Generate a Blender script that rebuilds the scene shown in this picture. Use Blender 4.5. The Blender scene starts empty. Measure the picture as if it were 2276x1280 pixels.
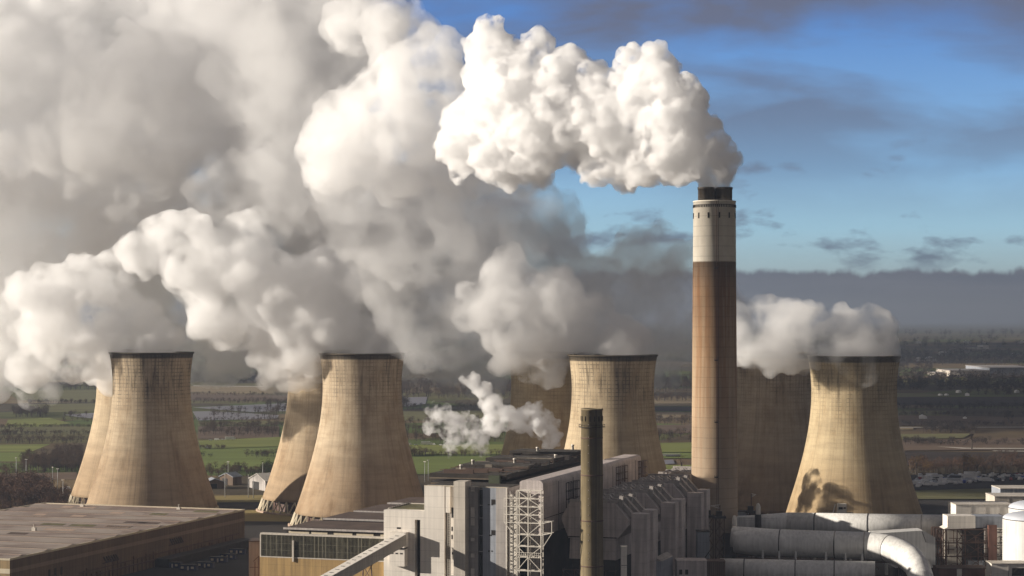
import bpy, bmesh, math, random, os
import numpy as np
from mathutils import Vector, Matrix
S = bpy.context.scene
R = math.radians
# ------------------------------------------------------------------ camera
F = 4400.0; H = 142.0; CX = 1138.0; HY = 707.0           # focal length in photo pixels, eye height, principal point
cam = bpy.data.cameras.new('camera'); co = bpy.data.objects.new('camera', cam); S.collection.objects.link(co)
co.location = (0, 0, H); co.rotation_euler = (math.pi/2, 0, 0)
cam.sensor_width = 36; cam.lens = 36*F/2276; cam.shift_y = (HY-640)/2276; cam.clip_end = 120000; cam.clip_start = 1
S.camera = co
# ------------------------------------------------------------------ light
S.view_settings.view_transform = 'Standard'; S.view_settings.look = 'None'
S.view_settings.gamma = 1; S.view_settings.use_curve_mapping = False
S.view_settings.exposure = 0.95
SUN_EL = R(15); SUN_AZ = R(-92)
W = bpy.data.worlds.new('World'); S.world = W; W.use_nodes = True
def sky_world():
    nt = W.node_tree; N = nt.nodes; L = nt.links
    bg = N['Background']
    sky = N.new('ShaderNodeTexSky'); sky.sky_type = 'NISHITA'; sky.sun_disc = False
    sky.sun_elevation = SUN_EL; sky.sun_rotation = SUN_AZ; sky.ozone_density = 4; sky.altitude = 1200; sky.dust_density = .6
    tc = N.new('ShaderNodeTexCoord'); sx = N.new('ShaderNodeSeparateXYZ'); L.new(tc.outputs['Generated'], sx.inputs[0])
    def ramp(src, stops, lin=True):
        r = N.new('ShaderNodeValToRGB'); e = r.color_ramp.elements
        while len(e) > 1: e.remove(e[-1])
        for i, (p, c) in enumerate(stops):
            x = e[0] if i == 0 else e.new(p)
            x.position = p; x.color = c if len(c) == 4 else (*c, 1)
        L.new(src, r.inputs[0]); return r
    def math_(op, a, b):
        m = N.new('ShaderNodeMath'); m.operation = op
        for i, v in enumerate((a, b)):
            if v is None: continue
            if isinstance(v, (int, float)): m.inputs[i].default_value = v
            else: L.new(v, m.inputs[i])
        return m.outputs[0]
    def mix(f, a, b, mode='MIX'):
        m = N.new('ShaderNodeMix'); m.data_type = 'RGBA'; m.blend_type = mode
        for i, v in ((0, f), (6, a), (7, b)):
            if isinstance(v, (int, float)): m.inputs[i].default_value = v
            elif isinstance(v, tuple): m.inputs[i].default_value = (*v, 1)
            else: L.new(v, m.inputs[i])
        return m.outputs[2]
    el = sx.outputs[2]
    k = 10.4                                         # radiance / background strength
    grad = ramp(math_('MULTIPLY', el, 2.0), [(0.0, (.32, .42, .48)), (.045, (.68, .92, .98)), (.09, (.48, .80, 1.0)), (.15, (.29, .57, .90)), (.30, (.09, .26, .66)), (.42, (.10, .17, .36)), (.62, (.07, .062, .056)), (1.0, (.05, .045, .04))])
    g2 = mix(1.0, grad.outputs[0], (k, k, k), 'MULTIPLY')
    col = mix(.93, sky.outputs[0], g2)
    # drifting thin cloud: noise over the sky direction, stretched sideways
    mp = N.new('ShaderNodeMapping'); L.new(tc.outputs['Generated'], mp.inputs[0]); mp.inputs['Scale'].default_value = (7, 7, 26); mp.inputs['Location'].default_value = (3.3, 1.2, .35)
    n1 = N.new('ShaderNodeTexNoise'); L.new(mp.outputs[0], n1.inputs[0]); n1.inputs['Scale'].default_value = 1; n1.inputs['Detail'].default_value = 7; n1.inputs['Roughness'].default_value = .52; n1.inputs['Distortion'].default_value = .3
    hi = ramp(math_('MULTIPLY', el, 5.0), [(.22, (0, 0, 0)), (.5, (.7, .7, .7)), (.8, (1, 1, 1))])
    f1 = ramp(n1.outputs[0], [(.37, (0, 0, 0)), (.58, (1, 1, 1))])
    fa = math_('MULTIPLY', math_('MULTIPLY', f1.outputs[0], hi.outputs[0]), .92)
    col = mix(fa, col, (.135*k, .14*k, .195*k))
    # small torn scraps low down
    mp2 = N.new('ShaderNodeMapping'); L.new(tc.outputs['Generated'], mp2.inputs[0]); mp2.inputs['Scale'].default_value = (24, 24, 58); mp2.inputs['Location'].default_value = (1.7, 5.2, 2.0)
    n2 = N.new('ShaderNodeTexNoise'); L.new(mp2.outputs[0], n2.inputs[0]); n2.inputs['Scale'].default_value = 1; n2.inputs['Detail'].default_value = 6; n2.inputs['Roughness'].default_value = .55
    f2 = ramp(n2.outputs[0], [(.55, (0, 0, 0)), (.66, (1, 1, 1))])
    lo = ramp(math_('MULTIPLY', el, 10.0), [(.2, (0, 0, 0)), (.3, (1, 1, 1)), (.75, (1, 1, 1)), (1.0, (0, 0, 0))])
    col = mix(math_('MULTIPLY', math_('MULTIPLY', f2.outputs[0], lo.outputs[0]), .8), col, (.17*k, .22*k, .32*k))
    # bank of grey cloud over the horizon with a ragged top
    mp3 = N.new('ShaderNodeMapping'); L.new(tc.outputs['Generated'], mp3.inputs[0]); mp3.inputs['Scale'].default_value = (90, 90, 40)
    n3 = N.new('ShaderNodeTexNoise'); L.new(mp3.outputs[0], n3.inputs[0]); n3.inputs['Scale'].default_value = 1; n3.inputs['Detail'].default_value = 9; n3.inputs['Roughness'].default_value = .62
    top = math_('ADD', el, math_('MULTIPLY', math_('SUBTRACT', n3.outputs[0], .5), -.012))
    f3 = ramp(math_('MULTIPLY', top, 20.0), [(0, (1, 1, 1)), (.44, (1, 1, 1)), (.49, (0, 0, 0))])
    mp4 = N.new('ShaderNodeMapping'); L.new(tc.outputs['Generated'], mp4.inputs[0]); mp4.inputs['Scale'].default_value = (9, 9, 160)
    n4 = N.new('ShaderNodeTexNoise'); L.new(mp4.outputs[0], n4.inputs[0]); n4.inputs['Scale'].default_value = 1; n4.inputs['Detail'].default_value = 5
    bank = ramp(n4.outputs[0], [(.3, (.135*k/10, .155*k/10, .225*k/10)), (.62, (.20*k/10, .21*k/10, .27*k/10)), (.8, (.34*k/10, .37*k/10, .42*k/10))])
    bank = mix(1.0, bank.outputs[0], (10., 10., 10.), 'MULTIPLY')
    col = mix(math_('MULTIPLY', f3.outputs[0], .93), col, bank)
    # the sky outside this clear window is overcast: dull warm grey cloud
    oc = ramp(sx.outputs[1], [(.80, (1, 1, 1)), (.95, (0, 0, 0))])
    col = mix(math_('MULTIPLY', oc.outputs[0], .9), col, (.15*k, .136*k, .136*k))
    L.new(col, bg.inputs[0]); bg.inputs[1].default_value = .05
sky_world()
sd = Vector((math.sin(SUN_AZ)*math.cos(SUN_EL), math.cos(SUN_AZ)*math.cos(SUN_EL), math.sin(SUN_EL)))
su = bpy.data.lights.new('sun', 'SUN'); so = bpy.data.objects.new('sun', su); S.collection.objects.link(so)
su.energy = 4.5; su.angle = R(.5); su.color = (1, .915, .80)
so.rotation_euler = sd.to_track_quat('Z', 'Y').to_euler(); so.location = (-600, -100, 500)
S.cycles.max_bounces = 34; S.cycles.volume_bounces = 26; S.cycles.diffuse_bounces = 3; S.cycles.glossy_bounces = 3; S.cycles.transparent_max_bounces = 8
S.cycles.volume_max_steps = 256; S.cycles.volume_step_rate = .25; S.cycles.use_denoising = True; S.cycles.use_adaptive_sampling = True; S.cycles.adaptive_threshold = .018
# ------------------------------------------------------------------ helpers
def P(px, py, Y): return Vector(((px-CX)*Y/F, Y, H-(py-HY)*Y/F))
def G(px, py, z=0.0):                                      # the point of the plane at height z seen at photo pixel px, py
    Y = (H-z)*F/(py-HY); return Vector(((px-CX)*Y/F, Y, z))
TH = R(18); UX, UY = math.sin(TH), math.cos(TH)            # plant grid: local x = right, local y = back-right
def vlen(p, px): k = (px-CX)/F; return (k*p.y-p.x)/(UY+UX*k)
def ulen(p, px): k = (px-CX)/F; return (k*p.y-p.x)/(UX-UY*k)
def zpx(py, Y): return H-(py-HY)*Y/F

class MB:
    def __init__(s): s.v = []; s.f = []; s.m = []; s.uv = {}; s.sm = []
    def face(s, idx, m=0, smooth=False): s.f.append(idx); s.m.append(m); s.sm.append(smooth)
    def box(s, x0, y0, z0, x1, y1, z1, m=0):
        n = len(s.v)
        s.v += [(x0,y0,z0),(x1,y0,z0),(x1,y1,z0),(x0,y1,z0),(x0,y0,z1),(x1,y0,z1),(x1,y1,z1),(x0,y1,z1)]
        for q in ((0,3,2,1),(4,5,6,7),(0,1,5,4),(1,2,6,5),(2,3,7,6),(3,0,4,7)): s.face([n+i for i in q], m)
        return s
    def bar(s, a, b, w, h=None, m=0):                      # square bar between two points
        a = Vector(a); b = Vector(b); h = h or w; d = (b-a)
        if d.length < 1e-6: return s
        d.normalize(); up = Vector((0,0,1)) if abs(d.z) < .95 else Vector((0,1,0))
        x = d.cross(up).normalized(); y = x.cross(d)
        n = len(s.v)
        for p in (a, b):
            for sx, sy in ((-1,-1),(1,-1),(1,1),(-1,1)): s.v.append(tuple(p+x*sx*w/2+y*sy*h/2))
        for q in ((0,1,2,3),(7,6,5,4),(0,4,5,1),(1,5,6,2),(2,6,7,3),(3,7,4,0)): s.face([n+i for i in q], m)
        return s
    def tube(s, pts, r, n=16, m=0, caps=True, smooth=True):
        pts = [Vector(p) for p in pts]; rr = r if isinstance(r, (list, tuple)) else [r]*len(pts)
        base = len(s.v); ref = None
        for i, p in enumerate(pts):
            d = (pts[min(i+1, len(pts)-1)]-pts[max(i-1, 0)]).normalized()
            if ref is None: ref = Vector((0,0,1)) if abs(d.z) < .9 else Vector((0,1,0))
            x = d.cross(ref).normalized(); y = x.cross(d).normalized(); ref = y
            for k in range(n):
                a = 2*math.pi*k/n; s.v.append(tuple(p+x*math.cos(a)*rr[i]+y*math.sin(a)*rr[i]))
        for i in range(len(pts)-1):
            for k in range(n):
                k2 = (k+1) % n
                s.face([base+i*n+k, base+i*n+k2, base+(i+1)*n+k2, base+(i+1)*n+k], m, smooth)
        if caps:
            s.face([base+k for k in range(n)][::-1], m); s.face([base+(len(pts)-1)*n+k for k in range(n)], m)
        return s
    def lathe(s, prof, n=64, c=(0,0), m=0, smooth=True, uvh=None):
        base = len(s.v)
        for r, z in prof:
            for k in range(n):
                a = 2*math.pi*k/n; s.v.append((c[0]+r*math.cos(a), c[1]+r*math.sin(a), z))
        for i in range(len(prof)-1):
            for k in range(n):
                k2 = (k+1) % n; fi = len(s.f)
                s.face([base+i*n+k, base+i*n+k2, base+(i+1)*n+k2, base+(i+1)*n+k], m, smooth)
                if uvh:
                    s.uv[fi] = [(k/n, prof[i][1]/uvh), ((k+1)/n, prof[i][1]/uvh), ((k+1)/n, prof[i+1][1]/uvh), (k/n, prof[i+1][1]/uvh)]
        return s
    def prism(s, poly, axis, a0, a1, m=0):                 # polygon extruded along an axis; poly in the other two axes, in order
        n = len(s.v); k = len(poly)
        def mk(p, a):
            return {'x': (a, p[0], p[1]), 'y': (p[0], a, p[1]), 'z': (p[0], p[1], a)}[axis]
        s.v += [mk(p, a0) for p in poly]+[mk(p, a1) for p in poly]
        s.face([n+i for i in range(k)][::-1], m); s.face([n+k+i for i in range(k)], m)
        for i in range(k): s.face([n+i, n+(i+1) % k, n+k+(i+1) % k, n+k+i], m)
        return s
    def build(s, name, mats, parent=None, loc=None, rz=0, fix=True):
        me = bpy.data.meshes.new(name); me.from_pydata(s.v, [], s.f)
        mats = mats if isinstance(mats, (list, tuple)) else [mats]
        for x in mats: me.materials.append(x)
        me.polygons.foreach_set('material_index', s.m); me.polygons.foreach_set('use_smooth', s.sm)
        if s.uv:
            uv = me.uv_layers.new(name='UVMap')
            for fi, c in s.uv.items():
                for li, t in zip(me.polygons[fi].loop_indices, c): uv.data[li].uv = t
        if fix:
            bm = bmesh.new(); bm.from_mesh(me); bmesh.ops.recalc_face_normals(bm, faces=bm.faces); bm.to_mesh(me); bm.free()
        o = bpy.data.objects.new(name, me); S.collection.objects.link(o)
        if parent: o.parent = parent
        if loc is not None: o.location = loc
        o.rotation_euler.z = rz
        return o
def tag(o, label=None, cat=None, group=None, kind=None):
    for k, v in (('label', label), ('category', cat), ('group', group), ('kind', kind)):
        if v: o[k] = v
    return o
def empty(name, loc, label, cat, rz=0, group=None):
    o = bpy.data.objects.new(name, None); S.collection.objects.link(o); o.location = loc; o.rotation_euler.z = rz
    return tag(o, label, cat, group)
def copy_tree(o, parent=None):
    c = o.copy(); S.collection.objects.link(c); c.parent = parent
    for ch in [x for x in bpy.data.objects if x.parent is o]: copy_tree(ch, c)
    return c
# ------------------------------------------------------------------ materials
def nodes(name):
    m = bpy.data.materials.new(name); m.use_nodes = True; nt = m.node_tree
    return m, nt.nodes, nt.links, nt.nodes['Principled BSDF']
def mat(name, c, rough=.75, var=.25, scale=.15, streak=.0, metal=0.0, tint=None, rib=0, ribax=0, spec=.3, seam=0):
    """painted or weathered surface: blotches, downward streaks and, if asked, the ribs of sheet cladding"""
    m, N, L, b = nodes(name)
    b.inputs['Roughness'].default_value = rough; b.inputs['Metallic'].default_value = metal; b.inputs['Specular IOR Level'].default_value = spec
    tc = N.new('ShaderNodeTexCoord')
    n = N.new('ShaderNodeTexNoise'); L.new(tc.outputs['Object'], n.inputs[0]); n.inputs['Scale'].default_value = scale; n.inputs['Detail'].default_value = 6; n.inputs['Roughness'].default_value = .6
    r = N.new('ShaderNodeValToRGB'); e = r.color_ramp.elements
    e[0].position = .3; e[1].position = .7
    t = tint or c
    e[0].color = tuple(x*(1-var) for x in t)+(1,); e[1].color = tuple(min(1, x*(1+var*.6)) for x in c)+(1,)
    L.new(n.outputs[0], r.inputs[0]); col = r.outputs[0]
    if streak:
        mp = N.new('ShaderNodeMapping'); L.new(tc.outputs['Object'], mp.inputs[0]); mp.inputs['Scale'].default_value = (.8, .8, .03)
        n2 = N.new('ShaderNodeTexNoise'); L.new(mp.outputs[0], n2.inputs[0]); n2.inputs['Scale'].default_value = 1; n2.inputs['Detail'].default_value = 4
        r2 = N.new('ShaderNodeValToRGB'); r2.color_ramp.elements[0].position = .35; r2.color_ramp.elements[1].position = .62
        r2.color_ramp.elements[0].color = (1-streak,)*3+(1,); r2.color_ramp.elements[1].color = (1, 1, 1, 1)
        L.new(n2.outputs[0], r2.inputs[0])
        mx = N.new('ShaderNodeMix'); mx.data_type = 'RGBA'; mx.blend_type = 'MULTIPLY'; mx.inputs[0].default_value = 1
        L.new(col, mx.inputs[6]); L.new(r2.outputs[0], mx.inputs[7]); col = mx.outputs[2]
    if seam:                                        # joints between cladding sheets
        sp = N.new('ShaderNodeSeparateXYZ'); L.new(tc.outputs['Object'], sp.inputs[0])
        def line(src, per, wd, dk):
            d = N.new('ShaderNodeMath'); d.operation = 'DIVIDE'; L.new(src, d.inputs[0]); d.inputs[1].default_value = per
            f = N.new('ShaderNodeMath'); f.operation = 'FRACT'; L.new(d.outputs[0], f.inputs[0])
            g = N.new('ShaderNodeMath'); g.operation = 'LESS_THAN'; L.new(f.outputs[0], g.inputs[0]); g.inputs[1].default_value = wd
            q = N.new('ShaderNodeMix'); q.data_type = 'RGBA'; q.blend_type = 'MULTIPLY'; L.new(g.outputs[0], q.inputs[0]); q.inputs[7].default_value = (dk, dk, dk, 1); return q
        ad = N.new('ShaderNodeMath'); L.new(sp.outputs[0], ad.inputs[0]); L.new(sp.outputs[1], ad.inputs[1])
        for src, per, wd, dk in ((sp.outputs[2], 5.4, .05, .84), (ad.outputs[0], 3.1, .06, .92)):
            q = line(src, per, wd, dk); L.new(col, q.inputs[6]); col = q.outputs[2]
    if rib:
        w = N.new('ShaderNodeTexWave'); w.bands_direction = 'XYZ'[ribax]; w.inputs['Scale'].default_value = rib; L.new(tc.outputs['Object'], w.inputs[0])
        bp = N.new('ShaderNodeBump'); bp.inputs['Strength'].default_value = .35; bp.inputs['Distance'].default_value = .15
        L.new(w.outputs['Fac'], bp.inputs['Height']); L.new(bp.outputs[0], b.inputs['Normal'])
    L.new(col, b.inputs['Base Color'])
    return m
M = {}
M['white'] = mat('white_cladding', (.80, .74, .66), .5, .12, .05, .12, rib=1.2, seam=1)
M['offwhite'] = mat('off_white_cladding', (.60, .54, .46), .55, .18, .06, .18, rib=1.0, seam=1)
M['greypanel'] = mat('grey_cladding', (.44, .40, .37), .55, .2, .07, .25, rib=1.0, seam=1)
M['mauve'] = mat('grey_precipitator_steel', (.62, .55, .52), .55, .22, .12, .26, seam=1)
M['bluegrey'] = mat('blue_grey_cladding', (.34, .36, .40), .5, .2, .08, .25, seam=1)
M['darkroof'] = mat('dark_roof_felt', (.042, .034, .027), .9, .5, .12)
M['brownroof'] = mat('brown_roof_felt', (.085, .055, .042), .9, .35, .1)
M['mossroof'] = mat('mossy_roof', (.13, .115, .05), .9, .5, .15)
M['brownwall'] = mat('brown_cladding', (.17, .115, .075), .7, .25, .05, .3, seam=1)
M['ochre'] = mat('ochre_cladding', (.42, .27, .10), .65, .18, .06, .3, rib=1.5, seam=1)
M['cream'] = mat('cream_band', (.60, .52, .38), .6, .12, .05, .1)
M['pink'] = mat('pinkish_render', (.40, .29, .22), .75, .2, .1, .2)
M['black'] = mat('dark_opening', (.018, .014, .012), .6, .3, .3)
M['steelwhite'] = mat('pale_painted_steel', (.70, .65, .57), .5, .15, .3)
M['steelbrown'] = mat('brown_painted_steel', (.10, .055, .04), .6, .3, .3)
M['steeldark'] = mat('dark_steel', (.035, .028, .025), .6, .4, .3)
M['duct'] = mat('pale_duct_sheet', (.72, .705, .67), .42, .2, .07, .22, spec=.5)
M['ductjoint'] = mat('duct_joint', (.05, .045, .045), .7, .2, .3)
M['flue'] = mat('sooty_flue_steel', (.055, .042, .03), .6, .5, .2, .5)
M['brownpanel'] = mat('red_brown_panel', (.16, .075, .055), .6, .2, .2, .2)
M['pipegrey'] = mat('grey_pipe_metal', (.4, .4, .4), .4, .2, .4)
def glassband():
    m, N, L, b = nodes('dirty_curtain_glazing')
    tc = N.new('ShaderNodeTexCoord')
    n = N.new('ShaderNodeTexNoise'); n.inputs['Scale'].default_value = .25; n.inputs['Detail'].default_value = 5; L.new(tc.outputs['Object'], n.inputs[0])
    r = N.new('ShaderNodeValToRGB'); r.color_ramp.elements[0].color = (.03, .027, .02, 1); r.color_ramp.elements[1].color = (.16, .145, .10, 1)
    r.color_ramp.elements[0].position = .4; r.color_ramp.elements[1].position = .75
    L.new(n.outputs[0], r.inputs[0]); L.new(r.outputs[0], b.inputs['Base Color']); b.inputs['Roughness'].default_value = .25
    return m
M['glass'] = glassband()
def warehouse_roof():
    m, N, L, b = nodes('patched_sheet_roof')
    tc = N.new('ShaderNodeTexCoord'); mp = N.new('ShaderNodeMapping'); mp.inputs['Scale'].default_value = (.028, .085, 1); L.new(tc.outputs['Object'], mp.inputs[0])
    v = N.new('ShaderNodeTexVoronoi'); v.inputs['Scale'].default_value = 1; v.distance = 'CHEBYCHEV'; v.inputs['Randomness'].default_value = .7; L.new(mp.outputs[0], v.inputs[0])
    sx = N.new('ShaderNodeSeparateColor'); L.new(v.outputs['Color'], sx.inputs[0])
    n = N.new('ShaderNodeTexNoise'); n.inputs['Scale'].default_value = .03; n.inputs['Detail'].default_value = 6; L.new(tc.outputs['Object'], n.inputs[0])
    ad = N.new('ShaderNodeMath'); ad.operation = 'MULTIPLY_ADD'; L.new(sx.outputs[0], ad.inputs[0]); ad.inputs[1].default_value = .45; L.new(n.outputs[0], ad.inputs[2])
    r = N.new('ShaderNodeValToRGB'); e = r.color_ramp.elements; e[0].position = .4; e[0].color = (.13, .085, .065, 1); e[1].position = .85; e[1].color = (.27, .225, .19, 1)
    x = e.new(.62); x.color = (.20, .15, .125, 1)
    L.new(ad.outputs[0], r.inputs[0]); L.new(r.outputs[0], b.inputs['Base Color']); b.inputs['Roughness'].default_value = .7
    return m
M['whroof'] = warehouse_roof()
def tower_concrete(name, seed, c=(.425, .335, .213), dark=.75):
    """cast concrete in lifts: a fine grid of joints, long vertical streaks, black staining in ragged patches under the rim"""
    m, N, L, b = nodes(name)
    uv = N.new('ShaderNodeUVMap'); sp = N.new('ShaderNodeSeparateXYZ'); L.new(uv.outputs[0], sp.inputs[0])
    def mth(op, a, b_=None):
        q = N.new('ShaderNodeMath'); q.operation = op
        for i, v in enumerate((a, b_)):
            if v is None: continue
            if isinstance(v, (int, float)): q.inputs[i].default_value = v
            else: L.new(v, q.inputs[i])
        return q.outputs[0]
    def noise(sx, sy, det=5, rough=.6, sd=0):
        # sample round the shell so that the seam does not show
        a = mth('MULTIPLY', sp.outputs[0], 2*math.pi)
        cb = N.new('ShaderNodeCombineXYZ')
        L.new(mth('MULTIPLY', mth('COSINE', a), sx), cb.inputs[0]); L.new(mth('MULTIPLY', mth('SINE', a), sx), cb.inputs[1]); L.new(mth('MULTIPLY', sp.outputs[1], sy), cb.inputs[2])
        ad = N.new('ShaderNodeVectorMath'); ad.operation = 'ADD'; L.new(cb.outputs[0], ad.inputs[0]); ad.inputs[1].default_value = (seed*3.7+sd, seed*1.3, sd*2.1)
        n = N.new('ShaderNodeTexNoise'); n.inputs['Scale'].default_value = 1; n.inputs['Detail'].default_value = det; n.inputs['Roughness'].default_value = rough
        L.new(ad.outputs[0], n.inputs[0]); return n.outputs[0]
    def ramp(x, stops):
        r = N.new('ShaderNodeValToRGB'); e = r.color_ramp.elements
        while len(e) > 1: e.remove(e[-1])
        for i, (p, v) in enumerate(stops):
            q = e[0] if i == 0 else e.new(p); q.position = p; q.color = (*v, 1) if isinstance(v, tuple) else (v, v, v, 1)
        L.new(x, r.inputs[0]); return r.outputs[0]
    def mul(a, b_):
        q = N.new('ShaderNodeMix'); q.data_type = 'RGBA'; q.blend_type = 'MULTIPLY'; q.inputs[0].default_value = 1
        L.new(a, q.inputs[6]); L.new(b_, q.inputs[7]); return q.outputs[2]
    rs = random.Random(seed); q = rs.uniform(.93, 1.05); c = (c[0]*q, c[1]*q, c[2]*q*rs.uniform(.95, 1.08))
    base = ramp(noise(2.6, 3.5, 8, .7), [(.3, (c[0]*.70, c[1]*.64, c[2]*.58)), (.48, c), (.7, (c[0]*1.12, c[1]*1.13, c[2]*1.16))])
    base = mul(base, ramp(noise(1.3, 26, 4, .6, sd=5), [(.35, .84), (.6, 1.03)]))
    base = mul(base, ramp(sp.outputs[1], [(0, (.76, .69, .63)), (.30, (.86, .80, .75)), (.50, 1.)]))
    st = ramp(noise(20, 1.2, 6, .7, sd=3), [(.34, .80), (.52, 1.0)])
    col = mul(base, st)
    # grid of lifts and strips, strongest in the upper third
    gx = mth('ABSOLUTE', mth('SINE', mth('MULTIPLY', sp.outputs[0], math.pi*72)))
    gz = mth('ABSOLUTE', mth('SINE', mth('MULTIPLY', sp.outputs[1], math.pi*46)))
    g = mth('MINIMUM', ramp(gx, [(0, 0.), (.55, 1.)]), ramp(gz, [(0, 0.), (.55, 1.)]))
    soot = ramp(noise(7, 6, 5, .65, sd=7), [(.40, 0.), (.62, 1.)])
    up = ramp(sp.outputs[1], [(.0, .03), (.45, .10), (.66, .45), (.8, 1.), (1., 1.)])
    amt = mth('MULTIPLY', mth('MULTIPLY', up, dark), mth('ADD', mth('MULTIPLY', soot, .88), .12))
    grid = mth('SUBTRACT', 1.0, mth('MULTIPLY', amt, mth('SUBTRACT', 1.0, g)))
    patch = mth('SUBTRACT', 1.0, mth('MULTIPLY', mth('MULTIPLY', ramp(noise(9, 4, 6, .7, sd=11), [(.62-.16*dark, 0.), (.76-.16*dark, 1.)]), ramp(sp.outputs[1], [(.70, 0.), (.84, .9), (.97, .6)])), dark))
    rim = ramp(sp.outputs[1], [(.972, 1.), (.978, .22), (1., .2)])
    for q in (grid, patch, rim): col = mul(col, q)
    L.new(col, b.inputs['Base Color']); b.inputs['Roughness'].default_value = .85; b.inputs['Specular IOR Level'].default_value = .2
    bp = N.new('ShaderNodeBump'); bp.inputs['Strength'].default_value = .12; bp.inputs['Distance'].default_value = .3; L.new(g, bp.inputs['Height']); L.new(bp.outputs[0], b.inputs['Normal'])
    return m
# ------------------------------------------------------------------ ground and fields
def ground_mat():
    m, N, L, b = nodes('winter_farmland')
    g = N.new('ShaderNodeNewGeometry'); mp = N.new('ShaderNodeMapping'); mp.inputs['Scale'].default_value = (1/420, 1/300, 0); mp.inputs['Rotation'].default_value = (0, 0, .25); L.new(g.outputs['Position'], mp.inputs[0])
    v = N.new('ShaderNodeTexVoronoi'); v.inputs['Scale'].default_value = 1; L.new(mp.outputs[0], v.inputs[0])
    s = N.new('ShaderNodeSeparateColor'); L.new(v.outputs['Color'], s.inputs[0])
    r = N.new('ShaderNodeValToRGB'); r.color_ramp.interpolation = 'CONSTANT'; e = r.color_ramp.elements
    e[0].position = 0; e[0].color = (.085, .065, .04, 1); e[1].position = .18; e[1].color = (.075, .085, .03, 1)
    for p, c in ((.34, (.13, .10, .06)), (.46, (.06, .05, .035)), (.58, (.10, .095, .045)), (.7, (.115, .085, .055)), (.8, (.16, .13, .085)), (.88, (.07, .10, .03))):
        e.new(p).color = (*c, 1)
    L.new(s.outputs[0], r.inputs[0])
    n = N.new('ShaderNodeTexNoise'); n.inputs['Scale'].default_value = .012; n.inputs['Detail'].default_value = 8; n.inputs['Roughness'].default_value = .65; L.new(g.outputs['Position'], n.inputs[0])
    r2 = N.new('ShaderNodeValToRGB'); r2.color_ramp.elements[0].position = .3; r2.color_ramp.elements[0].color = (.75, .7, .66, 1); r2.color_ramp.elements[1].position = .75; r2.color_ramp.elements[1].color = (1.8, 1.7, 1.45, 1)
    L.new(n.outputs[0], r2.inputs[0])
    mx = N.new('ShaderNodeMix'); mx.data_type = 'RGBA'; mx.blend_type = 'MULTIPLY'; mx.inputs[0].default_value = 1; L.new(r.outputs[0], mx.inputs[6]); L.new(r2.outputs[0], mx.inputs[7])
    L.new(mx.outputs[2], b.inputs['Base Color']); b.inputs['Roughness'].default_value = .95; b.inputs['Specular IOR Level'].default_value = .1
    return m
def field_mat(name, c, c2=None, ang=.3, row=.12):
    m, N, L, b = nodes(name)
    g = N.new('ShaderNodeNewGeometry'); mp = N.new('ShaderNodeMapping'); mp.inputs['Rotation'].default_value = (0, 0, ang); mp.inputs['Scale'].default_value = (.004, .03, 1); L.new(g.outputs['Position'], mp.inputs[0])
    n = N.new('ShaderNodeTexNoise'); n.inputs['Scale'].default_value = 1; n.inputs['Detail'].default_value = 8; n.inputs['Roughness'].default_value = .6; L.new(mp.outputs[0], n.inputs[0])
    r = N.new('ShaderNodeValToRGB'); r.color_ramp.elements[0].position = .32; r.color_ramp.elements[1].position = .7
    c2 = c2 or tuple(x*.6 for x in c)
    r.color_ramp.elements[0].color = (*c2, 1); r.color_ramp.elements[1].color = (*c, 1)
    L.new(n.outputs[0], r.inputs[0]); L.new(r.outputs[0], b.inputs['Base Color']); b.inputs['Roughness'].default_value = .95; b.inputs['Specular IOR Level'].default_value = .1
    return m
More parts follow.
